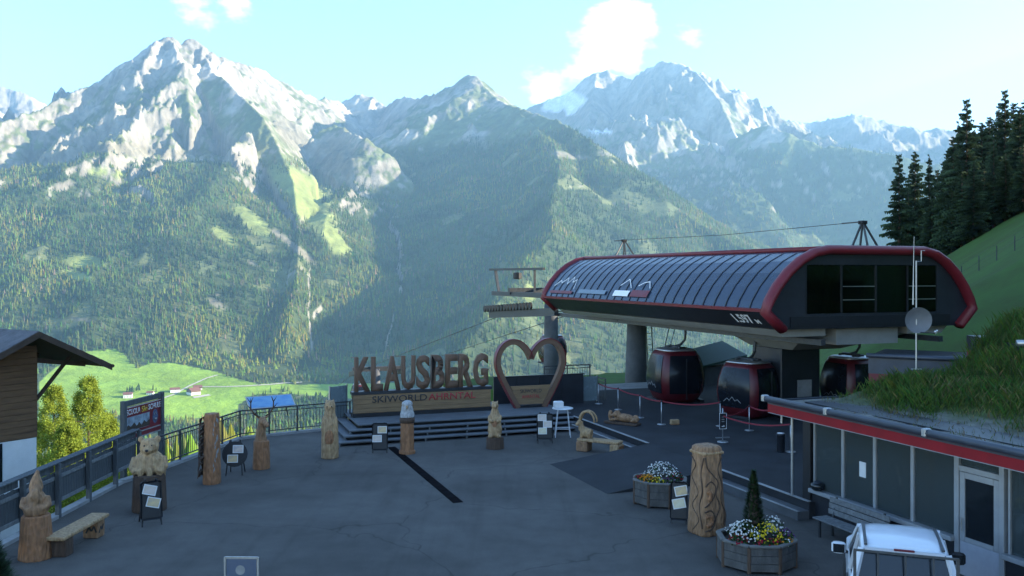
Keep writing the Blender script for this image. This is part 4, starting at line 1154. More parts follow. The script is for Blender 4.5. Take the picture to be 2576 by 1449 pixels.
ci = np.clip(np.round((xs + .8) / 16.1 * 89).astype(int), 0, 89); ri = np.clip(np.round((ys - 2.5) / 17.4 * 89).astype(int), 0, 89)
zs = rz[ri, ci] - .03; hh = RNG.uniform(.10, .42, len(xs)) * (.35 + .65 * den[ok]) * (1 + .5 * fbm(xs * .5, ys * .5, 2, 35))
dry = RNG.random(len(xs)) < np.clip(.07 + .45 * fbm(xs * .8, ys * .8, 3, 45) + .6 * (den[ok] < .5), .02, .9)
bc = np.where(dry[:, None], np.stack([RNG.uniform(.11, .19, len(xs)), RNG.uniform(.105, .165, len(xs)), RNG.uniform(.045, .07, len(xs))], -1), np.stack([RNG.uniform(.04, .08, len(xs)), RNG.uniform(.075, .13, len(xs)), RNG.uniform(.015, .03, len(xs))], -1))
V, Fc, cc = blades(xs, ys, zs, hh, bc, .008, .8)
gro = obj('roof_grass', fast_mesh('roof_grass', V, Fc, M_blade, False, cc), None, bd); gro["kind"] = "stuff"
MB().cbox(3.2, 3.35, 5, 12.6, 3.3, 3.62, .02).cbox(3.352, 8, 12.45, 12.6, 3.3, 3.62, .02).build('roof_kerb', M_conc, bd)

# kiosk behind the grass roof and a higher roof corner at the frame edge
kk = thing('kiosk', 'small kiosk with grey and red fascia half hidden by roof grass', 'building', (12.05, 30.2, -.12), -.55)
MB().box(.15, 4.0, .15, 3.0, PL - .3, 2.8).build('wall', M_black, kk)
MB().box(0, 4.2, -.02, 3.2, 2.80, 3.18).build('lower_fascia', M_red, kk)
MB().box(-.01, 4.21, -.03, 3.21, 3.182, 3.72).build('upper_fascia', M_gutter, kk)
MB().tube([(-.06, -.10, 3.79), (4.2, -.10, 3.79)], .08, 10).build('gutter', M_gutter, kk, True)
MB().box(0, 4.2, -.01, 3.2, 3.722, 3.77).build('roof', M_anth, kk)
k2 = thing('roof_corner_building', 'corner of a higher red trimmed roof at the right frame edge', 'building', (13.62, 24.0, 0), -.15)
MB().box(.1, 6, .1, 4, 3.0, 3.75).build('wall', M_black, k2)
MB().box(0, 6, 0, 4, 3.75, 4.05).build('lower_fascia', M_red, k2)
MB().box(-.01, 6, -.01, 4, 4.052, 4.5).build('upper_fascia', M_anth, k2)
MB().tube([(-.1, -.09, 4.56), (6, -.09, 4.56)], .09, 10).build('gutter', M_steel, k2, True)

# antenna mast with dish
am = thing('antenna_mast', 'thin antenna mast with grey satellite dish on the grass roof', 'antenna', (11.3, 25.0, 3.4))
MB().tube([(0, 0, -.4), (0, 0, 3.38)], .022, 8).build('mast', M_steel, am)
MB().tube([(-.09, 0, 2.15), (-.08, 0, 3.0), (-.06, 0, 4.05)], [.022, .012, .007], 6).tube([(-.09, 0, 2.05), (0, 0, 2.05)], .012, 6).build('whip_antenna', M_steel, am)
MB().tube([(0, 0, 3.36), (.14, 0, 3.36), (.14, 0, 3.66), (.24, 0, 3.66)], .014, 6).build('dipole', M_steel, am)
dm = MB(); rg = []
for k in range(6):
    r = .35 * k / 5
    rg.append([(r * math.cos(t), -.12 * (1 - (r / .35) ** 2) * -1, r * 1.05 * math.sin(t)) for t in [2 * math.pi * j / 28 for j in range(28)]])
rg[0] = [(.001 * math.cos(2 * math.pi * j / 28), .12, .001 * math.sin(2 * math.pi * j / 28)) for j in range(28)]
dm.loft(rg, True, False)
dsh = dm.build('dish', mat('dish grey', (.12, .13, .145), .6, var=.08), am, True, (.0, -.14, 1.72), (.12, 0, -.25))
MB().tube([(.05, -.05, -.33), (.34, -.42, -.28)], .012, 6).build('arm', M_black, dsh)
MB().tube([(.34, -.46, -.22), (.36, -.36, -.30), (.40, -.42, -.20)], .025, 6).build('receiver', M_white, dsh)
MB().bar((-.14, 0, .35), (.14, 0, .35), .03).build('bracket', M_steel, am)

# ------------------------------------------------------------------ chalet on the left
M_plank = mat('brown chalet planks', (.135, .075, .038), .8, var=.25, scale=2.5, stretch=(.6, .6, 6), bump=.3, bscale=12)
M_plaster = mat('white plaster', (.62, .64, .66), .9, var=.06, scale=2, bump=.15, bscale=20)
M_shingle = mat('grey roof shingles', (.095, .095, .105), .8, var=.3, scale=3, bump=.5, bscale=12)
M_rafter = mat('dark rafters', (.05, .034, .024), .85, var=.25, scale=4)
wl = Vector((.55, .83, 0)).normalized(); nl = Vector((.83, -.55, 0)).normalized()
apex = Vector((-15.35, 29.0, 4.52))
ch = thing('chalet', 'brown timber chalet with white base and wide eaves at left', 'house', (apex.x, apex.y, 0), math.atan2(wl.y, wl.x))
# local frame: x along the gable wall (away from the camera), -y points out of the gable (nl), z up
A = 4.52; sl = .5
wx1, wx0, wy = .50, -8.0, 1.05
MB().box(wx0, wx1, wy, wy + 8, -4.5, .93).build('plaster_base', M_plaster, ch)
MB().box(wx0 + .02, wx1 - .02, wy + .03, wy + 7.97, .93, 3.3).build('wall_core', M_rafter, ch)
npk = 15
for i in range(npk):
    z0 = .95 + i * .205
    top = z0 + .198
    xr = min(wx1, (A - .25 - top) / sl + .2)
    MB().cbox(wx0, wx1 if top < 3.9 else xr, wy - .02, wy + .045, z0, top, .008).build('plank', M_plank, ch)
MB().box(wx1 - .02, wx1 + .03, wy - .0, wy + 8, .95, 3.9).build('side_wall', M_plank, ch)
g_ = MB().box(-5.0, -.62, wy - .02, wy + .02, -.6, .90).build('dark_opening', M_glass, ch)
w1 = MB().box(-1.75, -.95, wy - .045, wy - .022, 1.7, 2.75).build('window', M_glass, ch)
MB().box(-1.82, -.88, wy - .06, wy - .046, 2.755, 2.83).box(-1.82, -.88, wy - .06, wy - .046, 1.62, 1.695).box(-1.82, -1.752, wy - .06, wy - .046, 1.695, 2.755).box(-.948, -.88, wy - .06, wy - .046, 1.695, 2.755).build('frame', M_rafter, w1)
def slope_slab(x0, x1, z0, z1, y0, y1, th):
    return [[(x0, y0, z0), (x1, y0, z1), (x1, y0, z1 - th), (x0, y0, z0 - th)], [(x0, y1, z0), (x1, y1, z1), (x1, y1, z1 - th), (x0, y1, z0 - th)]]
rf = MB().loft(slope_slab(0, 2.5, A, A - 1.25, 0, 9.5, .10)).loft(slope_slab(-.001, -5.5, A, A - 2.75, 0, 9.5, .10)).build('roof', M_rafter, ch)
for sd in (1, -1):
    for k in range(14 if sd < 0 else 7):
        x0 = .02 + k * .36; 
        m = MB().loft(slope_slab(sd * x0, sd * (x0 + .38), A + .045 - x0 * sl, A + .03 - (x0 + .38) * sl, -.02, 9.5, .03))
        m.build('shingle_course', M_shingle, rf)
MB().loft(slope_slab(0, 2.55, A + .02, A - 1.255, -.06, -.021, .20)).loft(slope_slab(-.001, -5.55, A + .02, A - 2.755, -.06, -.021, .20)).build('verge_board', M_rafter, rf)
MB().tube([(2.55, -.1, A - 1.30), (2.55, 9.4, A - 1.30)], .06, 8).build('gutter', M_rafter, rf)
for y in (1.2, 3.2, 5.2):
    MB().bar((wx1, y, 2.1), (1.75, y, A - .98), .10).build('brace', M_rafter, ch)
    MB().bar((wx1 - .3, y, 3.55), (2.3, y, A - 1.30), .10, .14).build('rafter', M_rafter, ch)

# ------------------------------------------------------------------ wooden fence on the left
fn = thing('wooden_fence', 'dark vertical board fence with grey rails along the left edge', 'fence', (-12.02, 20, 0))
FY0, FY1 = 15.0, 28.6
ys_ = np.arange(FY0, FY1 + .1, 1.7)
pm = MB().cbox(-.05, .07, -.06, .06, -.35, 1.42, .01).mesh('post')
for y in ys_: obj('post', pm, M_fence, fn, (.09, y - 20, 0))
vb = [MB().cbox(-.012, .012, -.066, .066, .36, 1.20 + d, .004).mesh('board') for d in (0, .012, -.01)]
nb = int((FY1 - FY0) / .14)
for i in range(nb):
    obj('board', vb[i % 3], M_fence, fn, (0, FY0 + .07 + i * .14 - 20, random.uniform(-.01, .01)))
for a, b in zip(ys_[:-1], ys_[1:]):
    for z, hh_ in ((1.05, .10), (.42, .10)):
        MB().cbox(.018, .05, a + .07, b - .07, z - hh_ / 2, z + hh_ / 2, .006).build('rail', M_fencel, fn, loc=(0, -20, 0))
    MB().cbox(-.11, .13, a + .005, b - .005, 1.425, 1.465, .006).build('cap', M_fence, fn, loc=(0, -20, 0))
    MB().cbox(-.02, .02, a + .07, b - .07, 1.22, 1.42, .006).build('top_board', M_fence, fn, loc=(0, -20, 0))

# valley farms and their road
M_roofr = mat('brown red roof', (.17, .065, .045), .8, var=.2)
M_pw = mat('farm white wall', (.70, .69, .66), .9, var=.05)
M_barn = mat('barn wood', (.14, .08, .05), .85, var=.2)
M_road = mat('pale gravel road', (.36, .34, .29), .95, var=.12, scale=.02)
def tz(x, y): return float(interp(ZZ, np.array([x]), np.array([y]))[0])
def ground_px(x, y):
    """first terrain hit along the line of sight"""
    uu_ = (x - 1288) / F
    yy = np.linspace(900, 5000, 3000); zz = interp(ZZ, uu_ * yy, yy)
    pyy = 690 - F * (zz - CAM_H) / yy
    k = np.argmax((pyy <= y) & (yy > 1500))
    return Vector((uu_ * yy[k], yy[k], zz[k]))
def farm(x, y, w, d, h, rz_, white, lab, barn_top=False):
    w *= 1.45; d *= 1.45; h *= 1.35
    p = ground_px(x, y)
    o = thing('farmhouse', lab, 'house', (p.x, p.y, p.z - 1.0), rz_, 'farm buildings in the valley')
    MB().box(-w / 2, w / 2, -d / 2, d / 2, 0, h * .55 if not white else h).build('wall', M_pw, o)
    if not white: MB().box(-w / 2 + .1, w / 2 - .1, -d / 2 + .1, d / 2 - .1, h * .55, h).build('timber_storey', M_barn, o)
    MB().loft([[(-w / 2 - 1, -d / 2 - 1.2, h - .4), (w / 2 + 1, -d / 2 - 1.2, h - .4), (w / 2 + 1, 0, h + d * .27), (-w / 2 - 1, 0, h + d * .27)], [(-w / 2 - 1, -d / 2 - 1.2, h - .1), (w / 2 + 1, -d / 2 - 1.2, h - .1), (w / 2 + 1, .2, h + d * .27 + .4), (-w / 2 - 1, .2, h + d * .27 + .4)]]).loft([[(-w / 2 - 1, d / 2 + 1.2, h - .4), (w / 2 + 1, d / 2 + 1.2, h - .4), (w / 2 + 1, 0, h + d * .27), (-w / 2 - 1, 0, h + d * .27)], [(-w / 2 - 1, d / 2 + 1.2, h - .1), (w / 2 + 1, d / 2 + 1.2, h - .1), (w / 2 + 1, -.2, h + d * .27 + .4), (-w / 2 - 1, -.2, h + d * .27 + .4)]]).build('roof', M_roofr, o)
    MB().loft([[(-w / 2, -d / 2, h), (-w / 2, d / 2, h), (-w / 2, 0, h + d * .25)], [(w / 2, -d / 2, h), (w / 2, d / 2, h), (w / 2, 0, h + d * .25)]]).build('gable', M_barn if not white else M_pw, o)
    for zz in (1.2, 3.8):
        if zz + 1.4 < h:
            for k in range(3):
                xx = -w * .33 + k * w * .33
                MB().box(xx - .6, xx + .6, -d / 2 - .06, -d / 2 - .02, zz, zz + 1.4).build('window', M_glass, o)
    return o
farm(322, 1000, 14, 12, 7, .3, True, 'white farmhouse with brown roof behind the ski school board')
farm(378, 992, 11, 9, 4, .1, True, 'small white shed just right of the leftmost farmhouse')
farm(440, 986, 16, 11, 6, .45, True, 'white farmhouse beside the valley road')
farm(487, 992, 19, 15, 9, .9, False, 'large brown timber barn, biggest building of the farm')
farm(497, 980, 15, 11, 6, .4, False, 'dark roofed barn just behind the largest one')
def road(pts, w, lab):
    P = [ground_px(x, y) for x, y in pts]; m = MB(); L = []; n_ = 0
    Q = []
    for a, b in zip(P[:-1], P[1:]):
        k = max(2, int((b - a).length / 15))
        for j in range(k):
            c = a.lerp(b, j / k); Q.append(c)
    Q.append(P[-1]); rings = []
    for i, c in enumerate(Q):
        d_ = (Q[min(i + 1, len(Q) - 1)] - Q[max(i - 1, 0)]); d_.z = 0; d_.normalize(); nn = Vector((-d_.y, d_.x, 0))
        row = []
        for sgn in (-1, 0, 1):
            p = c + nn * w / 2 * sgn; row.append((p.x, p.y, tz(p.x, p.y) + 1.1))
        rings.append(row)
    m.loft(rings, False, False, False)
    tag(m.build('road', M_road), lab, None, None, 'structure')
road([(410, 1003), (440, 992), (470, 975), (520, 952), (548, 944)], 6, 'pale farm road climbing across the valley meadow')
road([(500, 974), (560, 974), (620, 972), (680, 968), (716, 964), (760, 962)], 7, 'pale valley road along the foot of the forest')
road([(486, 1001), (510, 997), (528, 994)], 12, 'gravel yard in front of the large barn')
# short fence and path on the right hill
hf = thing('pasture_fence', 'faint wire fence crossing the grassy hill on the right', 'fence', (32, 57, 0))
prev = None
for k in range(10):
    x = 29.0 + k * .9; y = 60 - k * .5; z = float(hill_z(np.array([x]), np.array([y]))[0]) - .1
    MB().bar((x - 32, y - 57, z - .4), (x - 32, y - 57, z + 1.0), .05).build('post', M_rail, hf)
    if prev is not None:
        for h_ in (.6, 1.1): MB().bar(prev + Vector((0, 0, h_)), Vector((x - 32, y - 57, z + h_)), .015).build('wire', M_rail, hf)
    prev = Vector((x - 32, y - 57, z))
# ------------------------------------------------------------------ carved figures: several volumes fused into one surface
def organic(build, voxel=.03, smooth=4, noise=.0, seed=0, iters=None):
    m = MB(); build(m)
    me = m.mesh('carving'); o = bpy.data.objects.new('carving', me); COL.objects.link(o)
    r = o.modifiers.new('r', 'REMESH'); r.mode = 'VOXEL'; r.voxel_size = voxel
    s = o.modifiers.new('s', 'SMOOTH'); s.factor = .5; s.iterations = smooth
    dg = bpy.context.evaluated_depsgraph_get(); dg.update()
    out = bpy.data.meshes.new_from_object(o.evaluated_get(dg)); out.name = 'carving'
    bpy.data.objects.remove(o); bpy.data.meshes.remove(me)
    if noise:
        n = len(out.vertices); a = np.empty(n * 3); out.vertices.foreach_get('co', a); a = a.reshape(-1, 3)
        nr_ = np.empty(n * 3); out.vertices.foreach_get('normal', nr_); nr_ = nr_.reshape(-1, 3)
        d = fbm(a[:, 0] * 9 + a[:, 1] * 7 + seed, a[:, 2] * 9, 3, seed) * noise
        out.vertices.foreach_set('co', (a + nr_ * d[:, None]).ravel()); out.update()
    out.polygons.foreach_set('use_smooth', [True] * len(out.polygons))
    return out
def ell(m, c, r, n=14, rot=None):
    rings = []
    M_ = Matrix.Translation(c) @ (rot.to_matrix().to_4x4() if rot else Matrix.Identity(4))
    for i in range(1, n):
        t = math.pi * i / n
        rings.append([M_ @ Vector((r[0] * math.sin(t) * math.cos(p), r[1] * math.sin(t) * math.sin(p), -r[2] * math.cos(t))) for p in [2 * math.pi * k / 16 for k in range(16)]])
    m.loft(rings)
def stump(o, r0, r1, h, mt, nm='stump', n=22, facets=0.04, z0=0.0):
    rings = []
    rj = [1 + random.uniform(-facets, facets) for _ in range(n)]
    for k, f in enumerate((0, .03, .3, .6, .9, .97, 1.0)):
        r = r0 + (r1 - r0) * f
        if k == 0: r *= .98
        if k == 6: r *= .95
        rings.append([(r * rj[j] * math.cos(2 * math.pi * j / n), r * rj[j] * math.sin(2 * math.pi * j / n), z0 + h * f) for j in range(n)])
    return MB().loft(rings).build(nm, mt, o)

# gnome on a stump
g1 = thing('carved_gnome', 'red-brown carved bearded gnome with pointed hat on a stump', 'wood carving', (-10.75, 20.2, 0), .35)
stump(g1, .36, .29, .98, M_woodo)
def f(m):
    ell(m, (0, 0, 1.10), (.27, .25, .22)); ell(m, (0, 0, 1.30), (.21, .20, .24)); ell(m, (0, -.02, 1.56), (.135, .14, .15))
    m.tube([(0, .02, 1.58), (0, .02, 1.72), (.01, .03, 1.86), (.03, .05, 1.98)], [.16, .12, .07, .02], 10)
    m.tube([(0, -.12, 1.56), (0, -.17, 1.42), (0, -.19, 1.22)], [.10, .11, .04], 10)
    ell(m, (0, -.155, 1.565), (.03, .04, .03))
    for s in (-1, 1): m.tube([(s * .22, 0, 1.38), (s * .27, -.06, 1.2), (s * .12, -.22, 1.12)], [.07, .075, .06], 8)
obj('figure', organic(f, .028, 3, .012, 3), M_wood, g1)
# bench beside it
b1 = thing('plank_bench', 'thick pale plank bench beside the carved gnome', 'bench', (-10.22, 21.1, 0), -.04)
MB().cbox(-.24, .22, -1.05, 1.05, .41, .50, .02).build('seat', M_woodl, b1)
for y in (-.72, .72):
    lg = MB().cbox(-.20, .18, y - .17, y + .17, 0, .408, .02).build('leg', M_woodd if y < 0 else M_wood, b1)
    if y > 0:
        mk = MB()
        for a, b in zip([(-.12, .13), (-.04, .27), (.02, .18), (.08, .30), (.14, .15)][:-1], [(-.12, .13), (-.04, .27), (.02, .18), (.08, .30), (.14, .15)][1:]):
            mk.bar((a[0], y - .175, a[1]), (b[0], y - .175, b[1]), .04, .008, up=(0, 1, 0))
        mk.build('mark', M_ink, lg)
        mk = MB()
        for a, b in zip([(-.12, .13), (-.04, .27), (.02, .18), (.08, .30)][:-1], [(-.12, .13), (-.04, .27), (.02, .18), (.08, .30)][1:]):
            mk.bar((.185, y + a[0], a[1]), (.185, y + b[0], b[1]), .04, .008, up=(1, 0, 0))
        mk.build('mark', M_ink, lg)
# bear
g2 = thing('carved_bear', 'carved bear bust with round ears on a dark bark trunk', 'wood carving', (-9.85, 24.3, 0), .2)
stump(g2, .46, .42, 1.0, M_woodd, 'trunk', 22, .08)
def f(m):
    ell(m, (0, 0, 1.28), (.40, .33, .36)); ell(m, (0, -.02, 1.72), (.25, .24, .24)); ell(m, (0, -.24, 1.66), (.12, .16, .10))
    for s in (-1, 1):
        ell(m, (s * .22, .02, 1.93), (.085, .05, .095)); m.tube([(s * .33, 0, 1.42), (s * .40, -.12, 1.2), (s * .30, -.28, 1.05)], [.13, .12, .09], 9)
    for k in range(9):
        t = 2 * math.pi * k / 9; m.tube([(.33 * math.cos(t), .28 * math.sin(t), 1.15), (.40 * math.cos(t), .36 * math.sin(t), .86 - .06 * (k % 2))], [.12, .03], 7)
obj('bear', organic(f, .032, 2, .02, 8), M_woodl, g2)
for s in (-1, 1): 
    m = MB(); ell(m, (s * .09, -.225, 1.78), (.025, .02, .025), 8); m.build('eye', M_black, g2)
m = MB(); ell(m, (0, -.40, 1.68), (.045, .03, .035), 8); m.build('nose', M_black, g2)
# trunk with shaggy leaves on one side
g3 = thing('carved_pillar', 'tall dark carved trunk with shaggy leaf scales down its left side', 'wood carving', (-9.2, 27.4, 0), 0)
stump(g3, .27, .22, 2.14, M_woodo, 'trunk', 16, .06)
lf = MB().loft([[(0, -.06, .0), (0, .06, .0), (.012, .06, .0), (.012, -.06, 0)], [(-.14, -.10, -.08), (-.14, .10, -.08), (-.12, .10, -.10), (-.12, -.10, -.10)], [(-.17, -.03, -.28), (-.17, .03, -.28), (-.155, .03, -.28), (-.155, -.03, -.28)]]).mesh('leaf_scale')
for i in range(26):
    z = .35 + (i // 3) * .205 + random.uniform(-.04, .04); a = math.pi + (i % 3 - 1) * .55 + random.uniform(-.2, .2)
    r = .255 - .05 * z / 2.1
    obj('leaf_scale', lf, M_woodd, g3, (r * math.cos(a), r * math.sin(a), z + .1), (0, 0, a + math.pi))
pl = MB().loft([[(0, -.01, -.10), (.012, 0, -.10), (0, .01, -.10)], [(0, -.045, 0), (.02, 0, 0), (0, .045, 0)], [(0, -.005, .11), (.01, 0, .11), (0, .005, .11)]]).mesh('pale_leaf')
for i in range(12):
    a = -.75 + random.uniform(-.35, .35); z = .45 + i * .135; r = .262 - .05 * z / 2.1
    obj('pale_leaf', pl, M_conc, g3, (r * math.cos(a), r * math.sin(a), z), (random.uniform(-.5, .5), 0, a))
# stag
g4 = thing('carved_stag', 'carved stag head with branching dark antlers on a stump', 'wood carving', (-8.27, 29.5, 0), .0)
stump(g4, .28, .25, .92, M_woodo)
def f(m):
    m.tube([(-.03, .05, .86), (-.02, .02, 1.15), (.02, -.02, 1.42), (.06, -.08, 1.56)], [.21, .165, .135, .12], 12)
    m.tube([(.02, -.02, 1.60), (.14, -.14, 1.55), (.27, -.27, 1.46), (.31, -.31, 1.43)], [.125, .11, .075, .055], 12)
    for s, q_ in ((-1, (-.17, -.04)), (1, (.20, .10))): m.tube([(.03, .0, 1.66), (q_[0] * .7 + .02, q_[1] * .7, 1.69), (q_[0] + .02, q_[1], 1.72)], [.04, .05, .015], 7)
obj('head', organic(f, .026, 3, .012, 5), M_wood, g4)
for s in (-1, 1):
    an = MB(); bx_, by_ = s * .06 + .03, s * .04
    main = [(bx_, by_, 1.68), (bx_ + s * .16, by_ + s * .08, 1.80), (bx_ + s * .27, by_ + s * .12, 1.98), (bx_ + s * .27, by_ + s * .12, 2.18), (bx_ + s * .20, by_ + s * .1, 2.36)]
    an.tube(main, [.03, .028, .025, .02, .008], 7)
    an.tube([main[1], (main[1][0] + .12, main[1][1] - .14, main[1][2] + .10)], [.022, .006], 6)
    an.tube([main[2], (main[2][0] + s * .14, main[2][1] - .03, main[2][2] + .16)], [.02, .006], 6)
    an.tube([main[3], (main[3][0] + s * .12, main[3][1] - .05, main[3][2] + .18)], [.018, .005], 6)
    an.tube([main[3], (main[3][0] - s * .02, main[3][1] - .10, main[3][2] + .17)], [.016, .005], 6)
    an.build('antler', M_woodd, g4, True)
# upright marmot / owl post
g5 = thing('carved_owl', 'tall pale tapering carved owl post with a dark oval belly', 'wood carving', (-6.35, 31.2, 0), .1)
def f(m):
    m.lathe([(.30, 0), (.305, .35), (.29, .75), (.255, 1.15), (.205, 1.45), (.185, 1.62), (.19, 1.80), (.17, 1.93), (.10, 2.0)], 20)
    for s in (-1, 1): m.tube([(s * .11, 0, 1.90), (s * .13, 0, 2.08)], [.06, .015], 7); ell(m, (s * .075, -.16, 1.80), (.05, .04, .05))
    m.tube([(0, -.17, 1.78), (0, -.23, 1.70)], [.035, .01], 6)
    for s in (-1, 1): ell(m, (s * .22, -.06, 1.05), (.07, .16, .42))
obj('post', organic(f, .03, 3, .012, 9), M_woodl, g5)
m = MB(); ell(m, (.0, -.20, .72), (.17, .12, .34)); m.build('belly', M_woodo, g5, True)
for s in (-1, 1):
    m = MB(); ell(m, (s * .075, -.198, 1.81), (.022, .015, .022), 8); m.build('eye', M_black, g5)
# eagle
M_feath = mat('grey white painted wood', (.40, .40, .40), .75, var=.3, scale=8, stretch=(3, 3, 1), bump=.5, bscale=16)
g6 = thing('carved_eagle', 'carved eagle with grey-white head on a round brown post', 'wood carving', (-3.75, 32.0, 0), .1)
stump(g6, .25, .235, 1.2, M_woodo, 'post', 20, .02)
MB().lathe([(.29, 0), (.29, .10), (.26, .12)], 20).build('foot', M_woodo, g6)
def f(m):
    ell(m, (0, 0, 1.36), (.255, .25, .30)); ell(m, (0, -.01, 1.60), (.215, .21, .22)); ell(m, (0, -.02, 1.76), (.19, .19, .15))
    m.tube([(0, -.17, 1.74), (0, -.27, 1.70), (0, -.29, 1.62)], [.06, .04, .012], 8)
obj('head', organic(f, .028, 2, .03, 11), M_feath, g6)
MB().lathe([(.262, 1.10), (.275, 1.2), (.255, 1.30)], 20).build('collar', M_woodd, g6, True)
m = MB(); m.tube([(0, -.20, 1.74), (0, -.285, 1.70), (0, -.302, 1.61)], [.045, .036, .01], 8); m.build('beak', M_woodl, g6, True)
# upright marmot on a dark stump
g7 = thing('carved_marmot', 'bottle-shaped carved marmot standing upright on a dark stump', 'wood carving', (-.63, 32.9, 0), .0)
stump(g7, .33, .31, .42, M_woodd, 'stump', 20, .05)
def f(m):
    ell(m, (0, 0, .72), (.27, .25, .38)); ell(m, (0, 0, 1.06), (.235, .215, .33)); m.tube([(0, 0, 1.25), (0, -.01, 1.45)], [.17, .13], 12)
    ell(m, (0, -.03, 1.58), (.135, .15, .145)); ell(m, (0, -.15, 1.55), (.07, .08, .06))
    for s in (-1, 1):
        ell(m, (s * .10, .03, 1.71), (.04, .03, .05)); m.tube([(s * .20, -.05, 1.20), (s * .20, -.20, 1.05), (s * .07, -.25, 1.02)], [.07, .06, .05], 8); ell(m, (s * .15, -.18, .48), (.10, .15, .08))
obj('marmot', organic(f, .028, 3, .02, 13), M_woodl, g7)
m = MB(); ell(m, (0, -.19, .92), (.10, .06, .15)); m.build('belly_patch', M_woodo, g7, True)
# bench with ibex
g8 = thing('ibex_bench', 'pale log bench whose backrest is a carved ibex with curved horns', 'bench', (3.12, 32.2, 0), math.atan2(-.55, 1.0))
MB().cbox(-.78, .85, -.22, .24, .36, .46, .025).build('seat', M_woodl, g8)
MB().cbox(-.80, -.36, -.24, .26, 0, .358, .03).build('leg', M_wood, g8)
lg = MB().cbox(.52, .86, -.26, .26, 0, .358, .03).build('leg', M_woodl, g8)
gm_ = MB().bar((-.02, 0, .04), (.02, 0, .30), .03).mesh('groove')
for k in range(4): obj('groove', gm_, M_woodo, lg, (.865, -.18 + k * .12, 0))
def f(m):
    m.tube([(-.30, .05, .62), (-.55, .05, .66), (-.70, .03, .70)], [.16, .19, .15], 12)
    m.tube([(-.66, .02, .74), (-.70, 0, .92), (-.70, -.02, 1.05)], [.14, .10, .09], 10)
    m.tube([(-.70, -.02, 1.06), (-.76, -.12, 1.0), (-.80, -.20, .93)], [.095, .075, .05], 10)
    for x in (-.34, -.66):
        for s in (-1, 1): m.tube([(x, .05 + s * .09, .60), (x - .02, .05 + s * .10, .44)], [.065, .05], 7)
obj('ibex', organic(f, .026, 3, .012, 15), M_woodl, g8)
for s in (-1, 1):
    hn = MB(); P = []
    for k in range(12):
        t = k / 11; a = math.pi * (.98 - 1.02 * t)
        P.append((-.42 + .30 * math.cos(a) + s * .0, s * (.04 + .09 * t), 1.10 + .34 * math.sin(a)))
    hn.tube(P, [.055 - .03 * k / 11 + .006 * (k % 2) for k in range(12)], 8).build('horn', M_woodl, g8, True)
# fox lying on a plank, on the platform
g9 = thing('carved_fox', 'carved reclining fox with pricked ears on a dark plank', 'wood carving', ST(16.35, 31.8, PL), RA - .95)
MB().cbox(-.72, .72, -.22, .24, .0, .10, .02).build('plank', M_woodd, g9)
def f(m):
    ell(m, (.10, .02, .26), (.42, .20, .17)); ell(m, (-.22, -.02, .38), (.17, .15, .15)); m.tube([(-.28, -.06, .38), (-.46, -.14, .32)], [.09, .03], 9)
    for s in (-1, 1): m.tube([(-.20, s * .08, .46), (-.18, s * .11, .62)], [.05, .012], 7); m.tube([(-.2, s * .1, .2), (-.52, s * .12, .15)], [.06, .05], 8)
    m.tube([(.45, .05, .22), (.60, -.08, .20), (.45, -.22, .18)], [.10, .10, .04], 9)
    ell(m, (-.58, .10, .30), (.09, .10, .22)); ell(m, (.52, .15, .24), (.14, .10, .16))
obj('fox', organic(f, .026, 2, .02, 17), M_wood, g9)
# swirl-carved post in front
g10 = thing('carved_post', 'tall four-sided post carved with flowing swirls, nearest the ramp', 'wood carving', (4.83, 22.2, 0), .45)
rings = []
for z, a in ((0, .37), (.04, .385), (.5, .365), (1.0, .335), (1.5, .305), (1.9, .285), (2.05, .30), (2.13, .29), (2.17, .24)):
    rr = []
    for k in range(32):
        t = 2 * math.pi * k / 32; c, s_ = math.cos(t), math.sin(t); p = 5
        r = a * (abs(c) ** p + abs(s_) ** p) ** (-1 / p)
        rr.append((r * c, r * s_, z))
    rings.append(rr)
MB().loft(rings).build('post', M_wood, g10, True)
def relief(pts, side, r=.018, mt=None):
    """raised carved line on a face: side 0 faces -y, side 1 faces -x"""
    P = []
    for q_, z in pts:
        a = np.interp(z, [0, .5, 1.0, 1.5, 2.0], [.385, .365, .335, .305, .288])
        P.append((q_ * a / .33, -a + .004, z) if side == 0 else (-a + .004, q_ * a / .33, z))
    Q = []
    for i in range(len(P) - 1):
        for j in range(5):
            t = j / 5; p0, p1, p2, p3 = (Vector(P[max(0, i - 1)]), Vector(P[i]), Vector(P[i + 1]), Vector(P[min(i + 2, len(P) - 1)]))
            Q.append(.5 * ((2 * p1) + (p2 - p0) * t + (2 * p0 - 5 * p1 + 4 * p2 - p3) * t * t + (3 * p1 - p0 - 3 * p2 + p3) * t ** 3))
    Q.append(Vector(P[-1]))
    MB().tube(Q, r, 7).build('carved_line', mt or M_woodd, g10, True)
for side in (0, 1):
    if side == 1:
        relief([(.28, 1.9), (.05, 1.7), (.2, 1.4), (-.1, 1.05), (.1, .7), (-.15, .4), (.05, .1)], 1, .016, M_woodd)
        relief([(-.28, 1.9), (-.18, 1.5), (-.25, 1.1), (-.16, .7), (-.27, .2)], 1, .016, M_woodd)
        continue
    relief([(-.30, 1.92), (-.22, 1.65), (-.02, 1.45), (.10, 1.28), (.02, 1.0), (.12, .72), (-.02, .42), (-.18, .12)], side)
    relief([(.28, 1.9), (.12, 1.6), (.22, 1.2), (.16, .85), (.27, .5), (.18, .1)], side)
    relief([(-.28, 1.22), (-.12, 1.32), (.02, 1.18), (-.04, .95), (-.20, .78), (-.30, .72)], side)
    relief([(-.30, .60), (-.12, .62), (-.02, .42), (-.10, .2), (-.28, .14)], side)
    relief([(-.26, .50), (-.14, .48), (-.12, .34), (-.24, .26)], side, .05, M_woodo)
    relief([(-.2, 1.1), (-.14, 1.0), (-.18, .88)], side, .06, M_woodo)
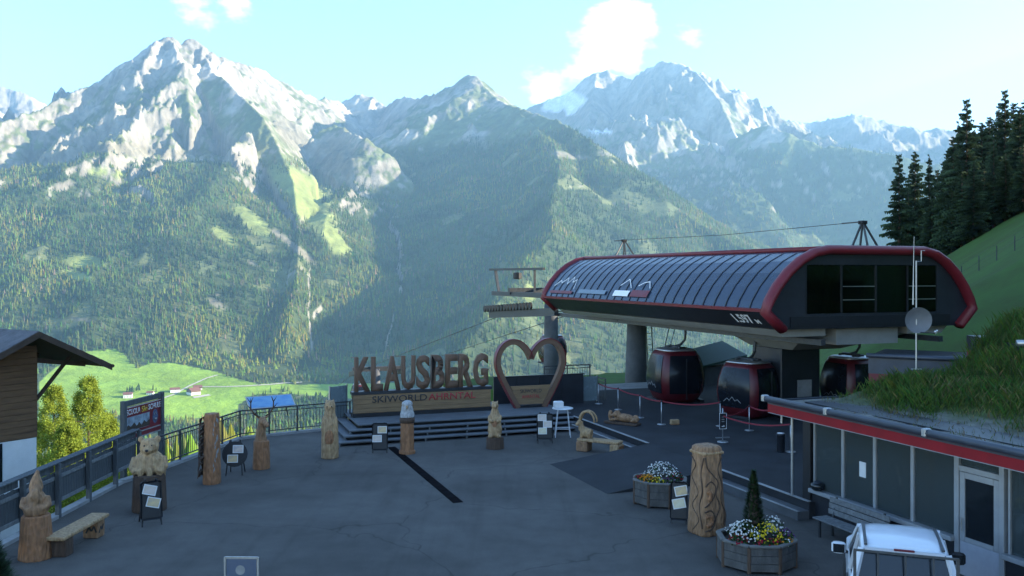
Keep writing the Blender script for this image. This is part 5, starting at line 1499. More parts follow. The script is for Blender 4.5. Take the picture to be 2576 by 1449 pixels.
MB().cbox(-.31, .31, -.31, .31, 1.96, 2.05, .03).build('collar', M_woodl, g10)

# ------------------------------------------------------------------ photo easels
M_photo = [mat('photo print %d' % i, c, .35, var=.35, scale=7, col2=c2) for i, (c, c2) in enumerate((((.52, .40, .30), (.30, .30, .34)), ((.50, .36, .16), (.36, .30, .24)), ((.46, .46, .36), (.56, .46, .26)), ((.42, .36, .36), (.5, .42, .3))))]
def easel(loc, rz_, prints, lab, tilt=0.0, h=1.15, w=.42, round_=False):
    o = thing('photo_easel', lab, 'display stand', loc, rz_, 'black photo easels')
    for sx in (-1, 1):
        MB().bar((sx * w * .55, -.18, 0), (sx * w * .36, .02, h), .035).build('leg', M_black, o)
        MB().bar((sx * w * .5, .42, 0), (sx * w * .3, .05, h), .03).build('leg', M_black, o)
    la = math.atan2(.20, h)
    bdm = MB().cbox(-w * .62, w * .62, -.012, .012, -.55, .42, .05) if not round_ else MB().lathe([(.40, -.012), (.40, .012)], 24, M=Matrix.Rotation(math.pi / 2, 4, 'X'))
    bo = bdm.build('board', M_black, o, False, (0, -.06, h * .6), (-la, 0, 0))
    for x, z, i in prints:
        f_ = MB().box(-.165, .165, -.022, -.013, -.125, .125).build('photo_mount', M_white, bo, False, (x, 0, z), (0, tilt, 0))
        MB().box(-.142, .142, -.026, -.0225, -.102, .102).build('photo', M_photo[i % 4], f_)
    return o
easel((-9.25, 22.9, 0), .55, [(-.03, .20, 3), (.05, -.12, 1)], 'black photo easel with two tilted prints in front of the carved bear', .28)
easel((-8.85, 28.6, 0), .1, [(.10, .16, 0), (-.06, -.14, 1)], 'photo easel with round dark board between the leafy trunk and stag', 0, 1.1, .46, True)
easel((-4.75, 32.2, 0), .1, [(.08, .18, 1), (-.10, -.13, 3)], 'photo easel left of the white-headed eagle, in front of the steps', 0, 1.05, .46)
easel((1.24, 34.0, 0), .05, [(-.10, .27, 3), (.10, .02, 3), (-.09, -.23, 2)], 'photo easel with three prints left of the bar table', 0, 1.15, .5)
easel((4.32, 23.1, 0), -.25, [(.05, .19, 1), (0, -.13, 2)], 'photo easel leaning beside the swirl-carved post and planter', -.22, 1.05, .36)
# bar table and the box on it
tb = thing('bar_table', 'white round bar table at the right end of the stage steps', 'table', (2.0, 35.3, 0))
MB().lathe([(.40, 1.09), (.42, 1.10), (.42, 1.125), (.40, 1.135)], 28).build('table_top', M_white, tb, True)
for x, y in ((-.30, -.25), (.30, -.25), (-.30, .25), (.30, .25)): MB().tube([(x * .62, y * .62, 1.09), (x, y, 0)], .018, 7).build('leg', M_white, tb)
MB().tube([(-.24, -.20, .32), (.24, -.20, .32)], .014, 6).tube([(-.24, .20, .32), (.24, .20, .32)], .014, 6).tube([(-.24, -.2, .32), (-.24, .2, .32)], .014, 6).build('stretcher', M_white, tb)
tag(MB().cbox(-.19, .19, -.15, .15, 0, .26, .03).build('white_box', M_white, None, False, (1.83, 35.25, 1.137), (0, 0, .15)), 'white box standing on the round bar table', 'box')

# ------------------------------------------------------------------ planters with flowers
M_plw = mat('weathered planter wood', (.085, .082, .078), .85, var=.3, scale=3, stretch=(3, 3, 1), bump=.4, bscale=14)
M_plrim = mat('planter rim', (.13, .125, .115), .85, var=.2, scale=3)
M_soil = mat('dark soil', (.03, .024, .018), .95, var=.3)
M_leaf = mat_attr('flower foliage', .8, 6.0, .3, trans=.2, spec=.2)
def flower_heap(name, parent, patches, seed):
    """patches: (x, y, z, rx, ry, rz, leaf colour, flower colour, flowers)"""
    r = np.random.default_rng(seed); V = []; Fs = []; Cs = []; b = 0
    for x, y, z, rx, ry, rz_, lc, fc, nf in patches:
        n = 260
        th = r.uniform(0, 6.28, n); ph = np.arccos(r.uniform(.0, 1, n)); rr = r.uniform(.55, 1.0, n) ** .5
        P = np.stack([x + rx * rr * np.sin(ph) * np.cos(th), y + ry * rr * np.sin(ph) * np.sin(th), z + rz_ * rr * np.cos(ph)], -1)
        for k in range(n):
            a = r.normal(0, 1, 3); a /= np.linalg.norm(a); c = np.cross(a, r.normal(0, 1, 3)); c /= np.linalg.norm(c); s = r.uniform(.03, .06)
            V += [P[k] - a * s * .5, P[k] + c * s * .3, P[k] + a * s * .6, P[k] - c * s * .3]; Fs += [(b, b + 1, b + 2), (b, b + 2, b + 3)]; b += 4
            Cs += [np.array(lc) * r.uniform(.6, 1.4)] * 4
        th = r.uniform(0, 6.28, nf); ph = np.arccos(r.uniform(.15, 1, nf))
        D = np.stack([np.sin(ph) * np.cos(th), np.sin(ph) * np.sin(th), np.cos(ph)], -1)
        P = np.array((x, y, z)) + D * np.array((rx, ry, rz_)) * r.uniform(.95, 1.1, nf)[:, None]
        for k in range(nf):
            s = r.uniform(.018, .030); d = D[k] + r.normal(0, .3, 3); d /= np.linalg.norm(d); t1 = np.cross(d, (0.3, .5, .8)); t1 /= np.linalg.norm(t1); t2 = np.cross(d, t1)
            V += [P[k] + d * s * .9] + [P[k] + (t1 * math.cos(q) + t2 * math.sin(q)) * s for q in [2 * math.pi * j / 6 for j in range(6)]]
            Fs += [(b, b + 1 + j, b + 1 + (j + 1) % 6) for j in range(6)]; b += 7
            Cs += [np.array(fc) * r.uniform(.75, 1.1)] * 7
    o = obj(name, fast_mesh(name, np.array(V), np.array(Fs), M_leaf, False, np.array(Cs)), None, parent); o["kind"] = "stuff"
    return o
def planter(loc, R, H, lab, rz_=0.2, sides=8):
    o = thing('flower_planter', lab, 'planter', loc, rz_)
    ap = R * math.cos(math.pi / sides); wd = 2 * R * math.sin(math.pi / sides)
    for k in range(sides):
        a = 2 * math.pi * (k + .5) / sides
        for j in range(3):
            h0 = .05 + (H - .05) * j / 3; h1 = .05 + (H - .05) * (j + 1) / 3 - .006
            MB().cbox(-wd / 2 + .01, wd / 2 - .01, -.03, .03, h0, h1, .008).build('plank', M_plw, o, False, (ap * math.cos(a), ap * math.sin(a), 0), (0, 0, a + math.pi / 2))
        MB().cbox(-wd / 2, wd / 2, -.06, .06, H + .002, H + .05, .01).build('rim', M_plrim, o, False, (ap * math.cos(a), ap * math.sin(a), 0), (0, 0, a + math.pi / 2))
        a2 = 2 * math.pi * k / sides
        MB().cbox(-.04, .04, -.04, .04, 0, H, .01).build('corner_post', M_woodd, o, False, (R * math.cos(a2), R * math.sin(a2), 0), (0, 0, a2))
    MB().lathe([(ap * .97, .06), (ap * .97, H - .06)], sides, M=Matrix.Rotation(math.pi / sides, 4, 'Z')).build('soil', M_soil, o)
    return o
G = (.035, .075, .018)
WHT, YEL, ORG, REDF, PUR = (.75, .75, .72), (.72, .55, .03), (.65, .26, .02), (.30, .012, .03), (.16, .05, .22)
p1 = planter((4.15, 25.1, 0), .74, .64, 'octagonal grey planter of white and orange flowers beside the ramp', .2)
flower_heap('flowers', p1, [(.08, .05, .60, .50, .45, .48, G, WHT, 170), (-.42, -.22, .60, .24, .26, .26, G, ORG, 75), (-.25, -.38, .60, .25, .2, .18, G, YEL, 30), (.45, -.1, .62, .22, .25, .22, G, REDF, 20), (-.58, .1, .6, .15, .2, .18, G, REDF, 14), (.1, -.42, .6, .3, .2, .16, G, PUR, 16)], 4)
p2 = planter((5.42, 19.85, 0), .84, .56, 'octagonal planter with a small clipped conifer among white and yellow flowers', .35)
flower_heap('flowers', p2, [(-.36, -.1, .56, .32, .34, .42, G, WHT, 110), (.02, -.34, .54, .34, .34, .40, G, YEL, 130), (.42, -.02, .56, .32, .34, .42, G, WHT, 80), (.50, -.30, .54, .24, .25, .24, G, PUR, 40), (-.6, -.2, .54, .2, .25, .2, G, REDF, 30), (-.1, -.62, .54, .35, .16, .16, G, REDF, 36), (.25, -.58, .54, .3, .16, .14, G, ORG, 24), (0, .4, .54, .5, .3, .3, G, WHT, 50), (.3, -.66, .54, .12, .1, .12, G, WHT, 14)], 6)
def conifer_cone(name, parent, c, R, H, n, seed, colr):
    r = np.random.default_rng(seed)
    t = r.uniform(0, 1, n) ** 1.3; th = r.uniform(0, 6.28, n); rad = R * (1 - t) ** .85 * r.uniform(.72, 1.06, n) + .01
    P = np.stack([c[0] + rad * np.cos(th), c[1] + rad * np.sin(th), c[2] + H * t], -1)
    d = np.stack([np.cos(th), np.sin(th), r.uniform(.2, 1.1, n)], -1); d /= np.linalg.norm(d, axis=1)[:, None]
    sd = np.stack([-np.sin(th), np.cos(th), np.zeros(n)], -1); s = r.uniform(.03, .065, n)[:, None] * (R / .3) ** .5
    V = np.stack([P - d * s, P + sd * s * .4, P + d * s * 1.3, P - sd * s * .4], 1).reshape(-1, 3)
    Fc = (np.array([[0, 1, 2], [0, 2, 3]])[None] + np.arange(n)[:, None, None] * 4).reshape(-1, 3)
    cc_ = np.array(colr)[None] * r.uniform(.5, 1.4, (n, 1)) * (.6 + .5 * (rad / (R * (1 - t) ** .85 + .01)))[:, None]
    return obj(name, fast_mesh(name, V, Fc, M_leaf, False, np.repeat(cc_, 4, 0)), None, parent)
con = conifer_cone('conifer', p2, (.0, .10, .6), .27, 1.42, 2600, 3, (.028, .055, .02)); con["kind"] = "stuff"
MB().lathe([(.16, .55), (.10, 1.3), (.02, 1.9)], 10, (0, .10)).build('conifer_stem', M_woodd, p2)
cb = thing('clipped_conifer', 'dark young conifer at the lower left corner of the plaza', 'tree', (-9.05, 15.1, 0))
conifer_cone('crown', cb, (0, 0, .15), .85, 2.35, 6500, 8, (.03, .065, .025))["kind"] = "stuff"
MB().lathe([(.5, .1), (.34, 1.1), (.03, 2.4)], 12).build('trunk', M_woodd, cb)
cb2 = thing('clipped_conifer', 'low dark shrub in front of the corner conifer', 'shrub', (-8.05, 14.35, 0))
conifer_cone('crown', cb2, (0, 0, .1), .40, .95, 2600, 9, (.03, .06, .028))["kind"] = "stuff"
MB().lathe([(.2, .0), (.1, .5), (.02, .9)], 10).build('trunk', M_woodd, cb2)

# ------------------------------------------------------------------ stanchions, ropes, small platform things
M_belt = mat('red belt', (.22, .02, .035), .7, var=.1)
def stanchion(p, lab):
    o = thing('stanchion', lab, 'stanchion', p, 0, 'belt stanchions on the platform')
    MB().lathe([(.175, 0), (.17, .02), (.05, .035), (.025, .05)], 20).build('base', M_steel, o, True)
    MB().lathe([(.022, .045), (.022, .92)], 12).build('pole', M_steel, o, True)
    MB().lathe([(.032, .90), (.034, .96), (.02, .985)], 12).build('head', M_black, o, True)
    return o
SP = [gp(1506, 1016, PL), gp(1555, 1031, PL), gp(1610, 1051, PL), gp(1664, 1068, PL), gp(1885, 1083, PL), gp(1989, 1137, PL)]
SL = ['stanchion farthest along the platform, beside the glass screen', 'second farthest belt stanchion, right of the carved fox', 'third belt stanchion from the glass screen', 'fourth belt stanchion from the glass screen, beside the wooden block',
      'belt stanchion standing in front of the nearest cabin', 'belt stanchion beside the ash bin, closest to the ticket building']
for p, lab in zip(SP, SL): stanchion(p, lab)
def belt(a, b, lab, sag=.06):
    m = MB(); rings = []
    for k in range(9):
        t = k / 8; p = Vector(a).lerp(Vector(b), t) - Vector((0, 0, sag * 4 * t * (1 - t)))
        d = (Vector(b) - Vector(a)).normalized(); nn = Vector((-d.y, d.x, 0)).normalized() * .004
        rings.append([p + nn + Vector((0, 0, -.025)), p - nn + Vector((0, 0, -.025)), p - nn + Vector((0, 0, .025)), p + nn + Vector((0, 0, .025))])
    return tag(m.loft(rings).build('barrier_belt', M_belt), lab, 'belt', 'red barrier belts')
hd = Vector((0, 0, .93))
belt(SP[0] + hd, SP[1] + hd, 'red belt between the two farthest stanchions')
belt(SP[1] + hd, SP[2] + hd, 'red belt between second and third stanchions')
belt(SP[2] + hd, SP[3] + hd, 'red belt left of the wooden block stanchion')
belt(SP[3] + hd, gp(1812, 1072, PL) + hd, 'red belt running right below the hanging cabin', .12)
sgp = gp(1818, 1112, PL)
belt(sgp + hd * 1.02, SP[4] + hd, 'red belt from the direction sign to the cabin stanchion', .12)
belt(SP[4] + hd, ST(16.5, 26.2, PL) + Vector((3.3, 3.0, 0)) + hd, 'red belt running right behind the roof corner', .1)
belt(sgp + hd, SP[5] + hd, 'red belt from the direction sign to the ash bin stanchion', .16)
stanchion(gp(1812, 1072, PL), 'belt stanchion behind the direction sign')
sn = thing('direction_sign', 'small black framed notice on a post in front of the cabins', 'sign', sgp, .15)
MB().lathe([(.2, 0), (.19, .02), (.03, .04)], 20).build('base', M_steel, sn, True)
MB().lathe([(.02, .03), (.02, 1.2)], 10).build('pole', M_steel, sn, True)
pn = MB().box(-.12, .12, -.03, -.01, .48, 1.02).build('panel', M_black, sn)
MB().box(-.135, .135, -.034, -.031, .465, .48).box(-.135, .135, -.034, -.031, 1.02, 1.035).box(-.135, -.12, -.034, -.031, .48, 1.02).box(.12, .135, -.034, -.031, .48, 1.02).build('frame', M_white, pn)
MB().bar((-.05, -.033, .56), (.04, -.033, .56), .03).bar((.02, -.033, .60), (.06, -.033, .56), .02).build('arrow', M_white, pn)
for zz in (.72, .80, .88): MB().box(-.05, .05, -.034, -.031, zz, zz + .025).build('text_line', M_conc, pn)
MB().bar((-.26, 0, .16), (.26, 0, .16), .04).build('cross_bar', M_steel, sn)
bn = thing('ash_bin', 'dark cylindrical ash bin with pale lid next to the stanchion', 'bin', gp(1964, 1137, PL))
MB().lathe([(.13, 0), (.14, .02), (.14, .56), (.15, .57), (.15, .62)], 22).build('body', M_anth, bn, True)
MB().lathe([(.10, .621), (.12, .635), (.05, .645)], 22).build('lid', M_white, bn, True)
wb = thing('wooden_block', 'small pale wooden block lying on the platform', 'block', gp(1697, 1068, PL), .3)
MB().cbox(-.17, .17, -.10, .10, 0, .20, .02).build('block', M_woodl, wb)
MB().box(-.172, .172, -.102, .102, .02, .045).build('band', M_woodo, wb)
# slatted bench at the ticket building
b3 = thing('slatted_bench', 'grey slatted bench with backrest under the ticket windows', 'bench', ST(14.82, 17.05, 0), RA)
for k in range(3): MB().cbox(-.34 + k * .15, -.34 + k * .15 + .135, -1.0, 1.0, .42, .455, .006).build('seat_slat', M_fencel, b3)
for k in range(3): MB().cbox(.14 + k * .02, .17 + k * .02, -1.0, 1.0, .50 + k * .14, .50 + k * .14 + .125, .006).build('back_slat', M_fencel, b3)
for y in (-.8, .8):
    MB().bar((-.28, y, 0), (-.28, y, .418), .05).bar((.10, y, 0), (.10, y, .418), .05).bar((-.30, y, .40), (.12, y, .40), .04).build('leg', M_rail, b3)
    MB().bar((.12, y, .40), (.235, y, .93), .04).build('back_support', M_rail, b3)
# dark glossy bowl on the sill
bw = thing('sill_bowl', 'dark glossy bowl standing on the ticket window sill corner', 'bowl', ST(15.45, 19.05, .79))
MB().lathe([(.10, 0), (.17, .06), (.19, .14), (.15, .2), (.13, .2), (.14, .13)], 20).build('bowl', M_glass, bw, True)
m = MB(); ell(m, (0, 0, .15), (.13, .13, .10)); m.build('lid', M_gutter, bw, True)
# poster stand at the bottom edge
ps = thing('poster_stand', 'clear framed poster stand at the bottom edge of the picture', 'sign', (-5.05, 16.7, 0), -.03)
MB().box(-.28, .28, -.012, -.002, .15, 1.08).build('poster', mat('blue poster', (.05, .065, .10), .3, var=.6, scale=5, col2=(.10, .12, .16)), ps)
MB().bar((-.31, 0, .1), (-.31, 0, 1.12), .035).bar((.31, 0, .1), (.31, 0, 1.12), .035).bar((-.31, 0, 1.11), (.31, 0, 1.11), .035).bar((-.31, 0, .12), (.31, 0, .12), .035).build('frame', M_steel, ps)
MB().bar((-.31, -.25, .02), (-.31, .25, .02), .04).bar((.31, -.25, .02), (.31, .25, .02), .04).build('foot', M_steel, ps)
m = MB(); m.lathe([(.001, -.014), (.09, -.014), (.09, -.017), (.001, -.017)], 20, M=Matrix.Rotation(math.pi / 2, 4, 'X')); m.build('emblem', M_conc, ps, False, (-.02, -.029, .88))
MB().bar((-.18, -.016, .70), (.0, -.016, .74), .02).bar((.0, -.016, .74), (.2, -.016, .70), .02).bar((-.15, -.016, .62), (.17, -.016, .63), .025).build('lettering', M_conc, ps)

# ------------------------------------------------------------------ ski school board
A_ = Vector((-12.42, 28.6, 0)); B_ = Vector((-12.12, 30.9, 0)); dv = (B_ - A_)
sb = thing('ski_school_board', 'red ski school billboard in a dark timber frame behind the fence', 'sign', A_ + dv * .5, math.atan2(dv.y, dv.x))
Lb = dv.length
for sx in (-1, 1): MB().cbox(sx * Lb / 2 - .08, sx * Lb / 2 + .08, -.08, .08, -1.5, 2.34, .01).build('post', M_fence, sb)
MB().cbox(-Lb / 2 + .082, Lb / 2 - .082, -.05, .05, 2.14, 2.32, .01).build('top_beam', M_fence, sb)
bo = MB().box(-Lb / 2 + .085, Lb / 2 - .085, -.03, .0, 1.02, 2.12).build('board', M_redd, sb)
wi = Lb / 2 - .09
MB().box(-wi, wi, -.034, -.0305, 2.085, 2.105).build('white_line', M_white, bo)
MB().box(-wi, wi * .32, -.034, -.0305, 1.33, 1.78).build('picture', mat('mountain picture', (.28, .36, .42), .4, var=.4, scale=3, col2=(.07, .06, .07)), bo)
m = MB()
pk = [(-wi, 1.62), (-.95, 1.70), (-.8, 1.62), (-.6, 1.73), (-.45, 1.60), (-.3, 1.70), (-.15, 1.58), (0, 1.72), (.15, 1.62), (wi * .32, 1.7)]
for a, b in zip(pk[:-1], pk[1:]): m.loft([[(a[0], -.038, 1.34), (b[0], -.038, 1.34), (b[0], -.035, 1.34), (a[0], -.035, 1.34)], [(a[0], -.038, a[1] - .16), (b[0], -.038, b[1] - .16), (b[0], -.035, b[1] - .16), (a[0], -.035, a[1] - .16)]])
m.build('mountains', M_rafter, bo)
MB().box(-wi, wi, -.034, -.0305, 1.20, 1.24).build('white_line', M_conc, bo)
MB().box(-wi, wi, -.034, -.0305, 1.02, 1.07).build('white_line', M_conc, bo)
m = MB(); m.lathe([(.17, -.0305), (.17, -.034)], 24, M=Matrix.Rotation(math.pi / 2, 4, 'X') @ Matrix.Rotation(math.pi, 4, 'X')); 
em = MB().loft([[(.17 * math.cos(t), -.034, .24 * math.sin(t)) for t in [2 * math.pi * k / 24 for k in range(24)]], [(.17 * math.cos(t), -.0305, .24 * math.sin(t)) for t in [2 * math.pi * k / 24 for k in range(24)]]]).build('emblem', mat('blue emblem', (.07, .10, .18), .5, var=.3, scale=8), bo, False, (wi * .66, 0, 1.58))
MB().bar((-.08, -.037, .06), (0, -.037, .14), .02).bar((0, -.037, .14), (.08, -.037, .06), .02).bar((-.07, -.037, -.08), (.07, -.037, -.08), .05).build('emblem_mark', M_conc, em)
lettering('SCUOLA', bo, M_white, (-.63, -.031, 1.94), .19, .80, .004, .02)
lettering('SCHULE', bo, M_white, (.68, -.031, 1.94), .19, .80, .004, .02)
lettering('Ski', bo, mat('yellow lettering', (.62, .42, .03), .5), (.03, -.031, 1.93), .20, .34, .004, .01)
# panorama desk on the railing
pdn = thing('panorama_board', 'blue tilted panorama board mounted on the railing', 'sign', (-9.5, 35.55, 1.10), math.atan2(.95, 1.55))
Mt = Matrix.Rotation(math.radians(33), 4, 'X')
MB().cbox(-.93, .93, .0, .74, -.02, .02, .006, Mt).build('frame', M_steel, pdn)
M_pano = mat('panorama print', (.06, .16, .33), .3, var=.5, scale=2.2, stretch=(1, 3, 1), col2=(.22, .40, .55))
MB().box(-.88, .88, .05, .69, .021, .026, Mt).build('print', M_pano, pdn)
for x in (-.6, .6): MB().bar((x, .05, -.03), (x, .45, -.02), .05).bar((x, .02, -.35), (x, .40, .18), .04).build('bracket', M_rail, pdn)

# ------------------------------------------------------------------ white pickup at the lower right
M_paint = mat('white car paint', (.62, .65, .69), .22, var=.04, scale=2)
M_tyre = mat('tyre', (.02, .02, .02), .9)
pk_ = thing('pickup_truck', 'white pickup truck with guard bars behind the cab, seen from behind', 'pickup truck', (6.72, 15.4, 0), -math.atan2(.336, .94))
# x right, y forward; cab from y=-.55 (rear window) to y=1.0 (windscreen top)
def sec(y, zb, zt, wb, wt, r=.14):
    return [(-wb, y, zb), (-wb, y, (zb + zt) * .5), (-wt, y, zt - r), (-wt + r * .5, y, zt - .03), (-wt + r * 1.6, y, zt), (wt - r * 1.6, y, zt), (wt - r * .5, y, zt - .03), (wt, y, zt - r), (wb, y, (zb + zt) * .5), (wb, y, zb)]
bdy = MB()
bdy.loft([sec(-.66, .45, 1.12, .86, .84, .06), sec(2.6, .45, 1.12, .88, .86, .06), sec(3.2, .45, 1.0, .82, .80, .08), sec(3.42, .5, .85, .74, .72, .08)])
bdy.build('body', M_paint, pk_)
rf_ = MB(); rings = []
for y, hw, zt in ((-.42, .66, 1.76), (-.34, .69, 1.80), (.2, .70, 1.83), (.8, .69, 1.82), (1.08, .66, 1.78)):
    rings.append([(-hw, y, zt - .07), (-hw + .04, y, zt - .02), (-hw * .6, y, zt + .012), (0, y, zt + .025), (hw * .6, y, zt + .012), (hw - .04, y, zt - .02), (hw, y, zt - .07)])
rf_.loft(rings).build('roof', M_paint, pk_, True)
for x in (-.60, .60): MB().box(x - .025, x + .025, -.40, 1.0, 1.795, 1.822).build('roof_channel', M_rail, pk_)
for s in (-1, 1):
    for a_, b_, w_ in (((s * .66, -.40, 1.74), (s * .82, -.62, 1.12), .09), ((s * .66, 1.05, 1.74), (s * .82, 1.75, 1.12), .07), ((s * .68, .42, 1.76), (s * .84, .42, 1.12), .065)):
        MB().bar(a_, b_, w_, w_).build('pillar', M_paint, pk_)
MB().bar((-.62, -.41, 1.75), (.62, -.41, 1.75), .06).build('header_rail', M_paint, pk_)
MB().loft([[(-.63, -.42, 1.71), (.63, -.42, 1.71), (.63, -.41, 1.71), (-.63, -.41, 1.71)], [(-.78, -.61, 1.13), (.78, -.61, 1.13), (.78, -.60, 1.13), (-.78, -.60, 1.13)]]).build('rear_window', M_glass, pk_)
MB().loft([[(-.63, 1.09, 1.73), (.63, 1.09, 1.73), (.63, 1.08, 1.73), (-.63, 1.08, 1.73)], [(-.78, 1.78, 1.13), (.78, 1.78, 1.13), (.78, 1.77, 1.13), (-.78, 1.77, 1.13)]]).build('windscreen', M_glass, pk_)
for s in (-1, 1):
    MB().loft([[(s * .675, -.33, 1.70), (s * .68, 1.0, 1.70), (s * .67, 1.0, 1.70), (s * .665, -.33, 1.70)], [(s * .825, -.53, 1.13), (s * .825, 1.65, 1.13), (s * .815, 1.65, 1.13), (s * .815, -.53, 1.13)]]).build('side_window', M_glass, pk_)
    mr = MB().cbox(s * 1.02 - .13, s * 1.02 + .13, 1.28, 1.42, 1.10, 1.32, .04).build('wing_mirror', M_paint if s < 0 else M_black, pk_)
    MB().bar((s * .86, 1.40, 1.12), (s * .98, 1.36, 1.16), .05).build('mirror_arm', M_black, mr)
    MB().box(s * 1.02 - .10, s * 1.02 + .10, 1.272, 1.279, 1.13, 1.29).build('mirror_glass', M_glass, mr)
MB().bar((-.66, -.425, 1.725), (.66, -.425, 1.725), .025).bar((-.80, -.625, 1.125), (.80, -.625, 1.125), .03).bar((-.645, -.43, 1.72), (-.795, -.62, 1.13), .025).bar((.645, -.43, 1.72), (.795, -.62, 1.13), .025).build('window_seal', M_black, pk_)
MB().cbox(-.16, .16, -.46, -.42, 1.752, 1.785, .006).build('brake_light', M_redd, pk_)
for s in (-1, 1):
    MB().cbox(s * .55 - .11, s * .55 + .11, -.15, -.03, 1.15, 1.62, .04).build('headrest', M_black, pk_)
    MB().box(s * .868, s * .874, .40, .415, .5, 1.1).box(s * .868, s * .874, 1.52, 1.535, .5, 1.1).build('door_seam', M_black, pk_)
    MB().cbox(s * .88 - .015, s * .88 + .015, .50, .66, .93, .965, .005).build('door_handle', M_black, pk_)
gb = MB().bar((-.80, -.70, 1.78), (.80, -.70, 1.78), .035).build('guard_bar', M_rail, pk_)
for x in (-.42, .0, .42): MB().bar((x, -.72, 1.10), (x, -.72, 1.76), .03).build('guard_upright', M_rail, pk_)
for s in (-1, 1): MB().bar((s * .78, -.72, 1.1), (s * .78, -.70, 1.78), .05).build('guard_upright', M_rail, pk_)
bed = MB(); bed.box(-.86, .86, -2.5, -.75, .55, .65); bed.box(-.88, -.82, -2.5, -.75, .65, 1.1); bed.box(.82, .88, -2.5, -.75, .65, 1.1); bed.box(-.82, .82, -2.56, -2.5, .6, 1.08)
bed.build('load_bed', M_paint, pk_)
for x in (-.82, .82):
    for y in (-1.7, 2.35):
        wh = MB().lathe([(.2, -.11), (.34, -.10), (.36, -.05), (.36, .05), (.34, .10), (.2, .11)], 24, M=Matrix.Rotation(math.pi / 2, 4, 'Y')).build('wheel', M_tyre, pk_, True, (x, y, .36))
        MB().lathe([(.05, -.10), (.2, -.095), (.2, .095), (.05, .10)], 18, M=Matrix.Rotation(math.pi / 2, 4, 'Y')).build('rim', M_steel, wh, True)
# ------------------------------------------------------------------ spruces on the hill, larches below the fence
M_needle = mat_attr('spruce needles', .9, .6, .3, trans=.12, spec=.08)
M_larch = mat_attr('larch needles', .85, .9, .25, trans=.42, spec=.08)
def spruce_mesh(H, R, levels, per, seed, base=(.032, .052, .024), droop=.35):
    r = np.random.default_rng(seed); V = []; Fs = []; Cs = []; b = 0
    for i in range(levels):
        f = i / levels; z = H * (.06 + .92 * f ** .95)
        L0 = R * (1 - f) ** .8 + .12
        for k in range(per):
            a = 2 * math.pi * k / per + i * 1.1 + r.uniform(-.4, .4); L = L0 * r.uniform(.5, 1.15); z = H * (.04 + .94 * min(1, max(0, f + r.uniform(-1.3, 1.3) / levels)) ** .95)
            d = np.array((math.cos(a), math.sin(a), 0)); sd = np.array((-d[1], d[0], 0))
            ns = max(3, int(3 + L * 2.2))
            cb_ = np.array(base) * r.uniform(.65, 1.45)
            for j in range(ns):
                t = (j + .6) / ns; p = d * L * t + np.array((0, 0, z + (.10 + .5 * f) * L * t - droop * L * t * t + r.uniform(-.05, .05)))
                w = L * .30 * (1 - .55 * t) * r.uniform(.7, 1.2)
                hang = .22 + .30 * r.random()
                for s in (-1, 1):
                    tip = p + sd * s * w + d * w * .55 - np.array((0, 0, hang * w + .12))
                    V += [p - d * L / ns * .55 + np.array((0, 0, .06)), p + d * L / ns * .75, tip, tip - d * w * .35 - np.array((0, 0, .22 * w + .08))]
                    Fs += [(b, b + 1, b + 2), (b, b + 2, b + 3)]; b += 4
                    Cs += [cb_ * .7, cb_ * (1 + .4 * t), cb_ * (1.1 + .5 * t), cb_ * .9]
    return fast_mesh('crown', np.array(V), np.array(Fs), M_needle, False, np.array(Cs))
SPM = [spruce_mesh(16, 2.7, 34, 8, 1), spruce_mesh(16, 3.2, 32, 9, 2), spruce_mesh(16, 2.3, 36, 8, 3)]
TRK = MB().lathe([(.26, -1.5), (.22, 1), (.13, 8), (.03, 15.5)], 9).mesh('trunk', True)
def hz_(x, y): return float(hill_z(np.array([x]), np.array([y]))[0]) - .09
def spruce(x, y, Y, top, k, lab, sc=1.0):
    X = (x - 1288) / F * Y; zb = hz_(X, Y); zt = CAM_H + (690 - top) / F * Y
    h = max(zt - zb, 7); s = h / 16
    o = thing('spruce_tree', lab, 'tree', (X, Y, zb), k * 1.7, 'spruces on the right hill')
    o.scale = (s * sc, s * sc, s)
    obj('crown', SPM[k % 3], None, o); obj('trunk', TRK, M_woodd, o)
    return o
spruce(2262, 0, 108, 378, 0, 'leftmost spruce of the group of three behind the station', 1.0)
spruce(2302, 0, 116, 372, 1, 'middle spruce of the group of three behind the station', .9)
spruce(2338, 0, 106, 384, 2, 'slim right-hand spruce of the group of three behind the station', .95)
spruce(2398, 0, 99, 335, 1, 'shorter spruce at the left edge of the dark tree mass', 1.0)
spruce(2432, 0, 96, 238, 0, 'tall spruce with the left of the two highest tips', 1.05)
spruce(2470, 0, 104, 300, 1, 'spruce standing between the two tallest ones', 1.1)
spruce(2528, 0, 97, 216, 0, 'tallest spruce, right of the two highest tips', 1.0)
spruce(2566, 0, 92, 262, 1, 'spruce cut by the right frame edge', 1.1)
spruce(2375, 0, 104, 470, 2, 'low spruce at the foot of the dark tree mass', 1.2)
spruce(2500, 0, 92, 345, 2, 'shorter spruce in front of the tallest one', 1.2)
spruce(2450, 0, 92, 400, 1, 'short broad spruce in the middle of the tree mass', 1.3)
